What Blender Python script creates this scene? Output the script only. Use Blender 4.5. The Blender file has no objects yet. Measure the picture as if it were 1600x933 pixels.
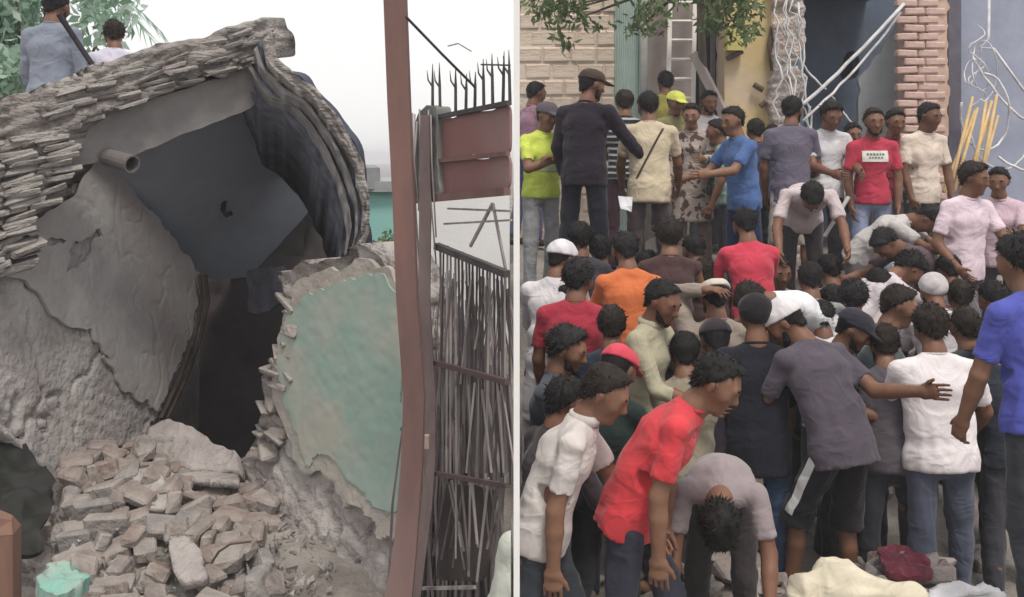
import bpy, math, random
import numpy as np
from mathutils import Vector
from mathutils.bvhtree import BVHTree

# ------------------------------------------------------------------ camera
F, YH, CZ = 1667.0, 250.0, 2.6          # focal length in photo pixels, horizon row, camera height
sc = bpy.context.scene
cam_data = bpy.data.cameras.new('camera')
cam = bpy.data.objects.new('camera', cam_data)
sc.collection.objects.link(cam)
cam.location = (0, 0, CZ)
cam.rotation_euler = (math.radians(90), 0, 0)
cam_data.sensor_width = 36.0
cam_data.lens = F / 1600 * 36.0
cam_data.shift_y = (YH - 466.5) / 1600
cam_data.clip_start = 0.05
cam_data.clip_end = 2000
sc.camera = cam
# ------------------------------------------------------------------ overcast sky
SUN_EL, SUN_AZ = 62.0, 158.0            # degrees; azimuth clockwise from +Y (behind the camera, a little right)
world = bpy.data.worlds.new('World'); sc.world = world; world.use_nodes = True
wn, wl = world.node_tree.nodes, world.node_tree.links
wn.clear()
sky = wn.new('ShaderNodeTexSky'); sky.sky_type = 'NISHITA'; sky.sun_disc = False
sky.sun_elevation = math.radians(SUN_EL); sky.sun_rotation = math.radians(SUN_AZ)
sky.dust_density = 4.0
wmix = wn.new('ShaderNodeMix'); wmix.data_type = 'RGBA'
wmix.inputs['Factor'].default_value = 0.86           # closed cloud cover over the blue
wmix.inputs['B'].default_value = (7.7, 7.6, 7.5, 1)
bg = wn.new('ShaderNodeBackground'); bg.inputs['Strength'].default_value = 0.1
wo = wn.new('ShaderNodeOutputWorld')
wl.new(sky.outputs[0], wmix.inputs['A']); wl.new(wmix.outputs['Result'], bg.inputs['Color'])
wl.new(bg.outputs[0], wo.inputs['Surface'])
# ------------------------------------------------------------------ sun through cloud
sd = bpy.data.lights.new('sun', 'SUN'); sd.energy = 1.5; sd.angle = math.radians(14); sd.color = (1, 0.93, 0.84)
sun = bpy.data.objects.new('sun', sd); sc.collection.objects.link(sun)
az, el = math.radians(SUN_AZ), math.radians(SUN_EL)
sdir = Vector((math.sin(az) * math.cos(el), math.cos(az) * math.cos(el), math.sin(el)))
sun.rotation_euler = sdir.to_track_quat('Z', 'Y').to_euler()
sun.location = sdir * 30
# ------------------------------------------------------------------ exposure
sc.view_settings.view_transform = 'Standard'; sc.view_settings.look = 'None'
sc.view_settings.exposure = 0.60; sc.view_settings.gamma = 1.0
sc.view_settings.use_curve_mapping = False
sc.cycles.max_bounces = 6; sc.cycles.diffuse_bounces = 3; sc.cycles.glossy_bounces = 2
sc.cycles.transparent_max_bounces = 4

# ------------------------------------------------------------------ helpers
rng = np.random.default_rng(7); random.seed(7)
COL = sc.collection
def P(px, py, d):                        # photo pixel + distance -> point in the place
    return np.array(((px - 800) / F * d, d, CZ - (py - YH) / F * d))
def nrm(v): v = np.asarray(v, float); return v / (np.linalg.norm(v) + 1e-12)

def hash3(ix, iy, iz, seed):
    h = (ix * 374761393 + iy * 668265263 + iz * 1274126177 + seed * 974634777) & 0xFFFFFFFF
    h = ((h ^ (h >> 13)) * 1274126177) & 0xFFFFFFFF
    return ((h ^ (h >> 16)) & 0xFFFF) / 32767.5 - 1.0
def vnoise(p, seed=0):
    p = np.asarray(p, float); i = np.floor(p).astype(np.int64); f = p - i; f = f * f * (3 - 2 * f)
    r = 0
    for a in (0, 1):
        wx = f[..., 0] if a else 1 - f[..., 0]
        for b in (0, 1):
            wy = f[..., 1] if b else 1 - f[..., 1]
            for c in (0, 1):
                wz = f[..., 2] if c else 1 - f[..., 2]
                r = r + wx * wy * wz * hash3(i[..., 0] + a, i[..., 1] + b, i[..., 2] + c, seed)
    return r
def fbm(p, seed=0, oct=4):
    p = np.asarray(p, float); r = 0; a = 1.0; t = 0
    for k in range(oct):
        r = r + a * vnoise(p, seed + k); t += a; a *= 0.5; p = p * 2.03 + 7.1
    return r / t

# ------------------------------------------------------------------ materials
def new_mat(name):
    m = bpy.data.materials.new(name); m.use_nodes = True
    nt = m.node_tree; b = nt.nodes['Principled BSDF']
    return m, nt, b
def surf(name, c1, c2=None, scale=6.0, rough=0.9, bump=0.0, bscale=40.0, stretch=(1, 1, 1), detail=6.0, c3=None, metal=0.0, dist=0.01, contrast=(0.35, 0.65), spec=0.25, ramp3=None):
    m, nt, b = new_mat(name); N, L = nt.nodes, nt.links
    tc = N.new('ShaderNodeTexCoord'); mp = N.new('ShaderNodeMapping'); mp.inputs['Scale'].default_value = stretch
    L.new(tc.outputs['Object'], mp.inputs['Vector'])
    b.inputs['Roughness'].default_value = rough; b.inputs['Metallic'].default_value = metal
    b.inputs['Specular IOR Level'].default_value = spec
    if c2 is None: c2 = tuple(x * 0.8 for x in c1)
    n = N.new('ShaderNodeTexNoise'); n.inputs['Scale'].default_value = scale; n.inputs['Detail'].default_value = detail
    n.inputs['Roughness'].default_value = 0.62
    L.new(mp.outputs[0], n.inputs['Vector'])
    r = N.new('ShaderNodeValToRGB'); r.color_ramp.elements[0].position = contrast[0]; r.color_ramp.elements[1].position = contrast[1]
    r.color_ramp.elements[0].color = (*c2, 1); r.color_ramp.elements[1].color = (*c1, 1)
    L.new(n.outputs['Fac'], r.inputs['Fac'])
    out = r.outputs['Color']
    if c3 is not None:                     # a third tone in larger patches
        n3 = N.new('ShaderNodeTexNoise'); n3.inputs['Scale'].default_value = scale * 0.35; n3.inputs['Detail'].default_value = 8
        L.new(mp.outputs[0], n3.inputs['Vector'])
        r3 = N.new('ShaderNodeValToRGB'); a, bb = ramp3 or (0.5, 0.62)
        r3.color_ramp.elements[0].position = a; r3.color_ramp.elements[1].position = bb
        L.new(n3.outputs['Fac'], r3.inputs['Fac'])
        mx = N.new('ShaderNodeMix'); mx.data_type = 'RGBA'; L.new(r3.outputs['Color'], mx.inputs['Factor'])
        L.new(out, mx.inputs['A']); mx.inputs['B'].default_value = (*c3, 1); out = mx.outputs['Result']
    L.new(out, b.inputs['Base Color'])
    if bump:
        nb = N.new('ShaderNodeTexNoise'); nb.inputs['Scale'].default_value = bscale; nb.inputs['Detail'].default_value = 5
        L.new(mp.outputs[0], nb.inputs['Vector'])
        bp = N.new('ShaderNodeBump'); bp.inputs['Strength'].default_value = bump; bp.inputs['Distance'].default_value = dist
        L.new(nb.outputs['Fac'], bp.inputs['Height']); L.new(bp.outputs[0], b.inputs['Normal'])
    return m
_fab = {}
def fabric(c, kind='plain', c2=None):
    key = (c, kind, c2)
    if key in _fab: return _fab[key]
    nm = 'fabric'
    dark = tuple(x * 0.72 for x in c)
    m = surf(nm, c, tuple(x * 0.8 for x in c), scale=5.0, rough=0.95, contrast=(0.3, 0.65), spec=0.1)
    nt = m.node_tree; N, L = nt.nodes, nt.links; b = N['Principled BSDF']
    tcf = N.new('ShaderNodeTexCoord'); prev = None
    for sc_, rot, st, dist_, sg_ in ((4.0, (0.3, 0.5, 0.2), (1, 1, 0.35), 0.035, 0.42), (6.5, (0.9, -0.6, 0.4), (1, 0.45, 1.2), 0.022, 0.32), (14.0, (0.2, 0.9, 0.1), (1, 1, 0.6), 0.006, 0.16)):
        mpf = N.new('ShaderNodeMapping'); mpf.inputs['Rotation'].default_value = rot; mpf.inputs['Scale'].default_value = st
        nf_ = N.new('ShaderNodeTexNoise'); nf_.inputs['Scale'].default_value = sc_; nf_.inputs['Detail'].default_value = 2; nf_.inputs['Distortion'].default_value = 0.7
        ab = N.new('ShaderNodeMath'); ab.operation = 'SUBTRACT'; ab.inputs[1].default_value = 0.5; ab2 = N.new('ShaderNodeMath'); ab2.operation = 'ABSOLUTE'
        L.new(tcf.outputs['Object'], mpf.inputs['Vector']); L.new(mpf.outputs[0], nf_.inputs['Vector']); L.new(nf_.outputs['Fac'], ab.inputs[0]); L.new(ab.outputs[0], ab2.inputs[0])
        bpf = N.new('ShaderNodeBump'); bpf.inputs['Strength'].default_value = sg_; bpf.inputs['Distance'].default_value = dist_ * 4; bpf.invert = True
        L.new(ab2.outputs[0], bpf.inputs['Height'])
        if prev is not None: L.new(prev.outputs[0], bpf.inputs['Normal'])
        prev = bpf
    L.new(prev.outputs[0], b.inputs['Normal'])
    b.inputs['Sheen Weight'].default_value = 0.12
    if kind in ('stripe', 'print', 'camo'):
        src = b.inputs['Base Color'].links[0].from_socket
        tc = N.new('ShaderNodeTexCoord')
        mx = N.new('ShaderNodeMix'); mx.data_type = 'RGBA'
        if kind == 'stripe':
            w = N.new('ShaderNodeTexWave'); w.bands_direction = 'Z'; w.inputs['Scale'].default_value = 5.5
            w.inputs['Distortion'].default_value = 1.2; w.inputs['Detail'].default_value = 1
            w.inputs['Detail Scale'].default_value = 0.6
            L.new(tc.outputs['Object'], w.inputs['Vector']); f = w.outputs['Fac']; lo, hi = 0.70, 0.78
        else:
            w = N.new('ShaderNodeTexNoise'); w.inputs['Scale'].default_value = 14 if kind == 'print' else 7
            w.inputs['Detail'].default_value = 2
            L.new(tc.outputs['Object'], w.inputs['Vector']); f = w.outputs['Fac']; lo, hi = 0.52, 0.56
        r = N.new('ShaderNodeValToRGB'); r.color_ramp.elements[0].position = lo; r.color_ramp.elements[1].position = hi
        L.new(f, r.inputs['Fac']); L.new(r.outputs['Color'], mx.inputs['Factor'])
        L.new(src, mx.inputs['A']); mx.inputs['B'].default_value = (*c2, 1)
        L.new(mx.outputs['Result'], b.inputs['Base Color'])
    _fab[key] = m
    return m
_skin = {}
def skin(c):
    if c not in _skin:
        m = surf('skin', c, tuple(x * y for x, y in zip(c, (0.8, 0.74, 0.7))), scale=9, rough=0.55, bump=0.12, bscale=60, dist=0.004, spec=0.35)
        _skin[c] = m
    return _skin[c]
_plain = {}
def plain(name, c, rough=0.8, metal=0.0):
    key = (name, c)
    if key not in _plain: _plain[key] = surf(name, c, tuple(x * 0.75 for x in c), scale=12, rough=rough, metal=metal)
    return _plain[key]

# ------------------------------------------------------------------ mesh makers
class MB:
    def __init__(s): s.v = []; s.f = []; s.m = []; s.n = 0
    def add(s, v, f, mi=0):
        v = np.asarray(v, float).reshape(-1, 3); s.v.append(v)
        s.f += [tuple(int(i) + s.n for i in q) for q in f]; s.m += [mi] * len(f); s.n += len(v)
    def box(s, lo, hi, mi=0, R=None, o=(0, 0, 0)):
        x0, y0, z0 = lo; x1, y1, z1 = hi
        v = np.array([(x0, y0, z0), (x1, y0, z0), (x1, y1, z0), (x0, y1, z0), (x0, y0, z1), (x1, y0, z1), (x1, y1, z1), (x0, y1, z1)], float)
        if R is not None: v = v @ np.asarray(R).T
        s.add(v + np.asarray(o), [(0, 3, 2, 1), (4, 5, 6, 7), (0, 1, 5, 4), (1, 2, 6, 5), (2, 3, 7, 6), (3, 0, 4, 7)], mi)
    def tube(s, pts, rad, n=8, mi=0, ratio=1.0, side=None):
        pts = [np.asarray(p, float) for p in pts]; k = len(pts)
        if np.isscalar(rad): rad = [rad] * k
        V = []; prev = None
        for i in range(k):
            t = nrm(pts[min(i + 1, k - 1)] - pts[max(i - 1, 0)])
            a = side if side is not None else (prev if prev is not None else (np.array((0, 0, 1.0)) if abs(t[2]) < 0.9 else np.array((1.0, 0, 0))))
            a = nrm(a - t * np.dot(a, t)); prev = a; b = np.cross(t, a)
            for j in range(n):
                q = 2 * math.pi * (j + 0.5) / n
                V.append(pts[i] + rad[i] * (a * math.cos(q) * ratio + b * math.sin(q)))
        fs = [(i * n + j, i * n + (j + 1) % n, (i + 1) * n + (j + 1) % n, (i + 1) * n + j) for i in range(k - 1) for j in range(n)]
        fs.append(tuple(range(n - 1, -1, -1))); fs.append(tuple((k - 1) * n + j for j in range(n)))
        s.add(V, fs, mi)
    def ball(s, c, r, mi=0, nu=10, nv=7, axes=None):
        r = np.ones(3) * r; V = []; A = np.eye(3) if axes is None else np.asarray(axes)
        V.append((0, 0, 1))
        for i in range(1, nv):
            for j in range(nu):
                th, ph = math.pi * i / nv, 2 * math.pi * j / nu
                V.append((math.sin(th) * math.cos(ph), math.sin(th) * math.sin(ph), math.cos(th)))
        V.append((0, 0, -1)); V = np.array(V) * r @ A + np.asarray(c)
        fs = [(0, 1 + j, 1 + (j + 1) % nu) for j in range(nu)]
        for i in range(nv - 2):
            fs += [(1 + i * nu + j, 1 + (i + 1) * nu + j, 1 + (i + 1) * nu + (j + 1) % nu, 1 + i * nu + (j + 1) % nu) for j in range(nu)]
        last = len(V) - 1; b0 = 1 + (nv - 2) * nu
        fs += [(last, b0 + (j + 1) % nu, b0 + j) for j in range(nu)]
        s.add(V, fs, mi)
    def mesh(s, name, mats, smooth=False, origin=(0, 0, 0)):
        v = np.concatenate(s.v) - np.asarray(origin) if s.v else np.zeros((0, 3))
        me = bpy.data.meshes.new(name)
        me.from_pydata(v.tolist(), [], s.f)
        for m in mats: me.materials.append(m)
        if len(mats) > 1: me.polygons.foreach_set('material_index', s.m)
        if smooth: me.polygons.foreach_set('use_smooth', [True] * len(me.polygons))
        me.update()
        return me
def link(name, me, parent=None, loc=(0, 0, 0)):
    o = bpy.data.objects.new(name, me); COL.objects.link(o); o.location = tuple(loc)
    if parent is not None: o.parent = parent
    return o
def build(mb, name, mats, parent=None, smooth=False, loc=(0, 0, 0)):
    if not isinstance(mats, (list, tuple)): mats = [mats]
    return link(name, mb.mesh(name, mats, smooth, loc), parent, loc)
def quick(name, v, q, mats, parent=None, smooth=True, mi=None, sharp=None):   # numpy arrays of verts and quads
    me = bpy.data.meshes.new(name)
    me.vertices.add(len(v)); me.vertices.foreach_set('co', np.asarray(v, np.float32).ravel())
    nf = len(q); me.loops.add(nf * 4); me.polygons.add(nf)
    me.loops.foreach_set('vertex_index', np.asarray(q, np.int32).ravel())
    me.polygons.foreach_set('loop_start', np.arange(0, nf * 4, 4, dtype=np.int32))
    me.polygons.foreach_set('loop_total', np.full(nf, 4, np.int32))
    for m in (mats if isinstance(mats, (list, tuple)) else [mats]): me.materials.append(m)
    if mi is not None: me.polygons.foreach_set('material_index', np.asarray(mi, np.int32))
    me.update(calc_edges=True)
    if smooth: me.polygons.foreach_set('use_smooth', np.ones(nf, bool))
    if smooth and sharp: me.set_sharp_from_angle(angle=math.radians(sharp))
    return link(name, me, parent)
def empty(name, loc=(0, 0, 0)):
    o = bpy.data.objects.new(name, None); COL.objects.link(o); o.location = tuple(loc); o.empty_display_size = 0.1
    return o
def tag(o, label, cat, group=None, kind=None):
    if label: o['label'] = label
    if cat: o['category'] = cat
    if group: o['group'] = group
    if kind: o['kind'] = kind
    return o

# planes and ragged slabs
class Plane:
    def __init__(s, a, b, c):
        s.o = a; s.n = nrm(np.cross(b - a, c - a))
        if s.n[1] > 0: s.n = -s.n                      # towards the camera
        s.u = nrm(np.cross(np.array((0, 0, 1.0)), s.n)); s.v = np.cross(s.n, s.u)
    def hit(s, px, py):
        e = np.array((0, 0, CZ)); r = np.array(((px - 800) / F, 1, -(py - YH) / F))
        t = np.dot(s.o - e, s.n) / np.dot(r, s.n); return e + r * t
    def uv(s, p): return np.array((np.dot(p - s.o, s.u), np.dot(p - s.o, s.v)))
def inside(poly, x, y):
    c = np.zeros(x.shape, bool); n = len(poly)
    for i in range(n):
        x0, y0 = poly[i]; x1, y1 = poly[(i + 1) % n]
        if y0 == y1: continue
        c ^= ((y0 > y) != (y1 > y)) & (x < (x1 - x0) * (y - y0) / (y1 - y0) + x0)
    return c
def slab(name, pl, pix, thick, cell, mat, parent=None, disp=None, ragged=0.03, rfreq=9.0, offset=0.0, holes=(), seed=0, smooth=True, back=None):
    """ragged-edged slab: front face is the outline pix laid on plane pl (+offset towards the camera), thick away from it"""
    poly = [pl.uv(pl.hit(*p)) for p in pix]
    hp = [[pl.uv(pl.hit(*p)) for p in h] for h in holes]
    a = np.array(poly); lo = a.min(0) - 0.08; hi = a.max(0) + 0.08
    nx, ny = int((hi[0] - lo[0]) / cell) + 1, int((hi[1] - lo[1]) / cell) + 1
    U, V = np.meshgrid(lo[0] + np.arange(nx + 1) * cell, lo[1] + np.arange(ny + 1) * cell, indexing='ij')
    cu, cv = (U[:-1, :-1] + cell / 2), (V[:-1, :-1] + cell / 2)
    q = np.stack((cu * rfreq, cv * rfreq, np.full(cu.shape, seed * 3.7)), -1)
    w1, w2 = fbm(q, seed + 11, 3) * ragged, fbm(q + 31.7, seed + 12, 3) * ragged
    ins = inside(poly, cu + w1, cv + w2)
    for h in hp: ins &= ~inside(h, cu + w1, cv + w2)
    used = np.zeros(U.shape, bool)
    for dx in (0, 1):
        for dy in (0, 1): used[dx:nx + dx, dy:ny + dy] |= ins
    idx = -np.ones(U.shape, int); idx[used] = np.arange(used.sum()); n = int(used.sum())
    u, v = U[used], V[used]
    # soften the stair-steps of the outline
    nb = np.zeros(U.shape); 
    for dx in (0, 1):
        for dy in (0, 1): nb[dx:nx + dx, dy:ny + dy] += ins
    border = (nb > 0) & (nb < 4)
    Us, Vs = U.copy(), V.copy()
    for _ in range(3):
        su = np.zeros(U.shape); sv = np.zeros(U.shape); cnt = np.zeros(U.shape)
        for dx, dy in ((1, 0), (-1, 0), (0, 1), (0, -1)):
            bu = np.roll(np.where(border, Us, 0), (dx, dy), (0, 1)); bv = np.roll(np.where(border, Vs, 0), (dx, dy), (0, 1)); bc = np.roll(border.astype(float), (dx, dy), (0, 1))
            su += bu; sv += bv; cnt += bc
        ok = border & (cnt > 0); c1 = np.maximum(cnt, 1)
        Us = np.where(ok, 0.4 * Us + 0.6 * su / c1, Us); Vs = np.where(ok, 0.4 * Vs + 0.6 * sv / c1, Vs)
    u, v = Us[used], Vs[used]
    dd = disp(u, v) if disp is not None else np.zeros(n)
    edge_drop = np.where(border[used], 0.35, 1.0) * 1.0
    front = pl.o + np.outer(u, pl.u) + np.outer(v, pl.v) + np.outer(offset + dd * edge_drop, pl.n)
    bk = -pl.n * thick if back is None else np.asarray(back)
    jit = 0.2 * thick * fbm(np.stack((u * 7, v * 7, u * 0 + 5), -1), seed + 3, 2)[:, None] * (-pl.n)
    rear = front + bk + jit - np.outer(dd * edge_drop, pl.n) * 0.8
    i, j = np.nonzero(ins)
    A, B, C_, D = idx[i, j], idx[i + 1, j], idx[i + 1, j + 1], idx[i, j + 1]
    Q = [np.stack((A, B, C_, D), -1), np.stack((A, D, C_, B), -1) + n]
    pad = np.pad(ins, 1)
    for (di, dj, p0, p1) in ((0, -1, (0, 0), (1, 0)), (1, 0, (1, 0), (1, 1)), (0, 1, (1, 1), (0, 1)), (-1, 0, (0, 1), (0, 0))):
        m = ins & ~pad[1 + di:1 + di + nx, 1 + dj:1 + dj + ny]
        i, j = np.nonzero(m); a0, a1 = idx[i + p0[0], j + p0[1]], idx[i + p1[0], j + p1[1]]
        Q.append(np.stack((a1, a0, a0 + n, a1 + n), -1))
    return quick(name, np.concatenate((front, rear)), np.concatenate(Q), mat, parent, smooth, sharp=38)

# ------------------------------------------------------------------ signed distance bodies
BIG = 9.0
class Sdf:
    def __init__(s): s.p = []; s.cuts = []
    def seg(s, A, B, ra, rb=None, U=None, ratio=1.0, k=0.03):
        rb = ra if rb is None else rb
        s.p.append((np.asarray(A, float), np.asarray(B, float), ra, rb, None if U is None else nrm(U), ratio, k)); return s
    def cut(s, o, n, near=None, rad=None, jag=0.0):                     # remove what lies on the +n side of the plane (within rad of near)
        s.cuts.append((np.asarray(o, float), nrm(n), None if near is None else np.asarray(near, float), rad, jag)); return s
    def bounds(s):
        lo = np.min([np.minimum(p[0], p[1]) - max(p[2], p[3]) * max(1, p[5]) for p in s.p], 0)
        hi = np.max([np.maximum(p[0], p[1]) + max(p[2], p[3]) * max(1, p[5]) for p in s.p], 0)
        return lo, hi
    def mesh(s, h, noise=None):
        lo, hi = s.bounds(); lo = lo - 2.5 * h; hi = hi + 2.5 * h
        n = np.ceil((hi - lo) / h).astype(int) + 1
        G = np.full(n, BIG, np.float32)
        ax = [lo[i] + np.arange(n[i]) * h for i in range(3)]
        for A, B, ra, rb, U, ratio, k in s.p:
            m = max(ra, rb) * max(1, ratio) + k + 2.5 * h
            l = np.maximum(np.floor((np.minimum(A, B) - m - lo) / h).astype(int), 0); u = np.minimum(np.ceil((np.maximum(A, B) + m - lo) / h).astype(int) + 1, n)
            if np.any(u <= l): continue
            X, Y, Z = np.meshgrid(ax[0][l[0]:u[0]], ax[1][l[1]:u[1]], ax[2][l[2]:u[2]], indexing='ij')
            pa = np.stack((X - A[0], Y - A[1], Z - A[2]), -1).astype(np.float32); ba = (B - A)
            if U is not None and ratio != 1.0:
                Uf = U.astype(np.float32)
                pa = pa - (pa @ Uf)[..., None] * Uf * (1 - 1 / ratio); ba = ba - np.dot(ba, U) * U * (1 - 1 / ratio)
            L2 = max(np.dot(ba, ba), 1e-9); ba = ba.astype(np.float32)
            t = np.clip((pa @ ba) / L2, 0, 1)
            dist = np.linalg.norm(pa - t[..., None] * ba, axis=-1) - (ra + (rb - ra) * t)
            S = G[l[0]:u[0], l[1]:u[1], l[2]:u[2]]
            if k > 0:
                hh = np.maximum(k - np.abs(S - dist), 0) / k
                G[l[0]:u[0], l[1]:u[1], l[2]:u[2]] = np.minimum(S, dist) - hh * hh * k * 0.25
            else: G[l[0]:u[0], l[1]:u[1], l[2]:u[2]] = np.minimum(S, dist)
        for o, nn, near, rad, jag in s.cuts:
            X, Y, Z = np.meshgrid(*ax, indexing='ij', sparse=True)
            pd = (X - o[0]) * nn[0] + (Y - o[1]) * nn[1] + (Z - o[2]) * nn[2]
            if jag: pd = pd + (jag * fbm(np.stack(np.broadcast_arrays(X, Y, Z), -1) * 38, 4, 2)).astype(np.float32)
            if near is not None:
                q = (X - near[0]) ** 2 + (Y - near[1]) ** 2 + (Z - near[2]) ** 2
                pd = np.where(q < rad * rad, pd, -BIG)
            G = np.maximum(G, pd)
        return surface_net(G, lo, h)
def surface_net(G, lo, h):
    n = np.array(G.shape); s = G < 0
    c = [s[a:n[0] - 1 + a, b:n[1] - 1 + b, d:n[2] - 1 + d] for a in (0, 1) for b in (0, 1) for d in (0, 1)]
    cnt = sum(x.astype(np.int8) for x in c); act = (cnt > 0) & (cnt < 8)
    idx = -np.ones(act.shape, np.int64); I = np.argwhere(act); idx[act] = np.arange(len(I))
    acc = np.zeros((len(I), 3)); num = np.zeros(len(I))
    off = [(a, b, d) for a in (0, 1) for b in (0, 1) for d in (0, 1)]
    for i in range(8):
        for j in range(i + 1, 8):
            a, b = np.array(off[i]), np.array(off[j])
            if np.abs(a - b).sum() != 1: continue
            g0 = G[I[:, 0] + a[0], I[:, 1] + a[1], I[:, 2] + a[2]]; g1 = G[I[:, 0] + b[0], I[:, 1] + b[1], I[:, 2] + b[2]]
            m = (g0 < 0) != (g1 < 0); t = np.where(m, g0 / np.where(m, g0 - g1, 1), 0)
            acc += np.where(m[:, None], a + (b - a) * t[:, None], 0); num += m
    v = lo + (I + acc / np.maximum(num, 1)[:, None]) * h
    quads = []
    for axn in range(3):
        sl0 = [slice(1, n[k] - 1) for k in range(3)]; sl1 = list(sl0); sl0[axn] = slice(0, n[axn] - 1); sl1[axn] = slice(1, n[axn])
        m = s[tuple(sl0)] != s[tuple(sl1)]; E = np.argwhere(m)
        if not len(E): continue
        ins = s[tuple(sl0)][m]
        base = E + np.array([0 if k == axn else 1 for k in range(3)])
        p, q = (axn + 1) % 3, (axn + 2) % 3
        def cell(dp, dq):
            c_ = base.copy(); c_[:, p] -= dp; c_[:, q] -= dq
            return idx[c_[:, 0], c_[:, 1], c_[:, 2]]
        Q = np.stack((cell(1, 1), cell(0, 1), cell(0, 0), cell(1, 0)), -1)
        Q[~ins] = Q[~ins][:, ::-1]
        quads.append(Q)
    Q = np.concatenate(quads); Q = Q[(Q >= 0).all(1)]
    return v, Q
def normals(v, q):
    a = v[q[:, 2]] - v[q[:, 0]]; b = v[q[:, 3]] - v[q[:, 1]]; fn = np.cross(a, b)
    n = np.zeros_like(v)
    for k in range(4): np.add.at(n, q[:, k], fn)
    return n / (np.linalg.norm(n, axis=1)[:, None] + 1e-12)
# ------------------------------------------------------------------ people: pose solver and figure builder
UP = np.array((0, 0, 1.0))
def lin(r, g, b, gain=1.0):
    f = lambda c: ((c / 255 + 0.055) / 1.055) ** 2.4 if c > 10 else c / 255 / 12.92
    v = [f(c) * gain for c in (r, g, b)]; m = 0.3 * v[0] + 0.5 * v[1] + 0.2 * v[2]
    return tuple(round(min(0.85, m + (c - m) * 0.84), 4) for c in v)
SKINS = [(0.19, 0.094, 0.058), (0.15, 0.072, 0.044), (0.225, 0.12, 0.077), (0.12, 0.058, 0.037)]
DOWN = (6, 9, 16, 4); FWD = (38, 6, 55, 14); REACH = (55, 5, 25, 5); WORK = (30, 6, 45, 16); FOLD = (28, 8, 105, 62); HANG = (4, 4, 8, 0)
DEF = dict(d=None, yaw=180, bend=6, hp=None, hyaw=0, R=DOWN, L=DOWN, legs=((4, 4), (-4, 6)), st=1.68, shirt=(0.5, 0.5, 0.5), sleeve='s', hem=0.05,
           low=(0.03, 0.032, 0.045), lowkind='long', hair='short', sk=0, beard=None, kind='plain', c2=None, wide=1.0, lowstripe=False, fit=1.0, dx=0, x=None, hc=(0.012, 0.011, 0.012), extra=None, group=None)
def rotu(a, ax, ang):
    ax = nrm(ax); a = np.asarray(a, float); c, s_ = math.cos(ang), math.sin(ang)
    return a * c + np.cross(ax, a) * s_ + ax * np.dot(ax, a) * (1 - c)
def pose(q):
    """all joints with the feet at the origin"""
    J = {}; s = q['st'] / 1.70; yw = math.radians(q['yaw'])
    f = np.array((math.sin(yw), -math.cos(yw), 0)); r = np.array((-math.cos(yw), -math.sin(yw), 0))
    J['f'], J['r'], J['s'] = f, r, s
    sd_ = lambda th, base=None: f * math.sin(th) - UP * math.cos(th)
    B = math.radians(q['bend'])
    tilt = lambda a: UP * math.cos(a) + f * math.sin(a)
    Hc = np.zeros(3); low = []
    for sg, (hf_, kf) in zip((1, -1), q['legs']):
        hip = Hc + r * sg * 0.092 * s - UP * 0.02 * s
        a, b = math.radians(hf_), math.radians(hf_ - kf)
        spread = 0.07 if hf_ < 60 else 0.25
        kn = hip + nrm(sd_(a) + r * sg * spread) * 0.43 * s
        an = kn + nrm(sd_(b) + r * sg * 0.02) * 0.42 * s
        J['hip%d' % sg], J['kn%d' % sg], J['an%d' % sg] = hip, kn, an; low.append(an[2])
    lift = 0.085 * s - min(low)
    T0, T1, T2 = tilt(B * 0.6), tilt(B * 0.95), tilt(B * 1.12)
    W = Hc + T0 * 0.16 * s; C = W + T1 * 0.2 * s; N = C + T2 * 0.175 * s
    J['Hc'], J['W'], J['C'], J['N'], J['T0'], J['T1'], J['T2'] = Hc, W, C, N, T0, T1, T2
    hp = math.radians(q['hp'] if q['hp'] is not None else q['bend'] * 0.9 + 8)
    ph = math.radians(q['hyaw'])
    hf0 = f * math.cos(ph) - r * math.sin(ph)                       # + turns to the person's left
    hr = r * math.cos(ph) + f * math.sin(ph)
    hu = UP * math.cos(hp) + hf0 * math.sin(hp); hf = hf0 * math.cos(hp) - UP * math.sin(hp)
    hs = s * 1.01
    nd = nrm(T2 + hu)
    hc = N + nd * 0.07 * s + hu * 0.075 * hs + hf * 0.02 * hs
    J.update(hu=hu, hf=hf, hr=hr, hs=hs, hc=hc)
    for sg, A in zip((1, -1), (q['R'], q['L'])):
        sh = C + T2 * 0.098 * s + r * sg * 0.176 * s * q['wide']
        fl, ab, eb, iw = [math.radians(x) for x in A]
        out = r * sg
        ud = nrm(sd_(fl) * math.cos(ab) + out * math.sin(ab))
        fd = nrm(sd_(fl + eb) * math.cos(iw) - out * math.sin(iw))
        el_ = sh + ud * 0.285 * s; wr = el_ + fd * 0.25 * s
        J['sh%d' % sg], J['el%d' % sg], J['wr%d' % sg], J['fd%d' % sg] = sh, el_, wr, fd
    vec = [k for k in J if k[:2] in ('hi', 'kn', 'an', 'Hc', 'W', 'C', 'N', 'hc', 'sh', 'el', 'wr') and isinstance(J[k], np.ndarray)]
    for k in vec: J[k] = J[k] + UP * lift
    J['top'] = J['hc'] + UP * 0.128 * hs
    return J
def solve(q, ground):
    J = pose(q); t = J['top']
    def py(d, z): return YH + F * (CZ - z - t[2]) / (d + t[1])
    if q['d'] is None:
        best = None
        for d in np.arange(4.2, 12.5, 0.02):
            e = abs(py(d, ground(d)) - q['hy'])
            if best is None or e < best[0]: best = (e, d)
        d = best[1]; z = ground(d)
        if best[0] > 3: z = CZ - (q['hy'] - YH) / F * (d + t[1]) - t[2]
    else:
        d = q['d']; z = CZ - (q['hy'] - YH) / F * (d + t[1]) - t[2]
    x = (q['hx'] - 800) / F * (d + t[1]) - t[0]
    return J, np.array((x, d, z)), z - ground(d)
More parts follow.
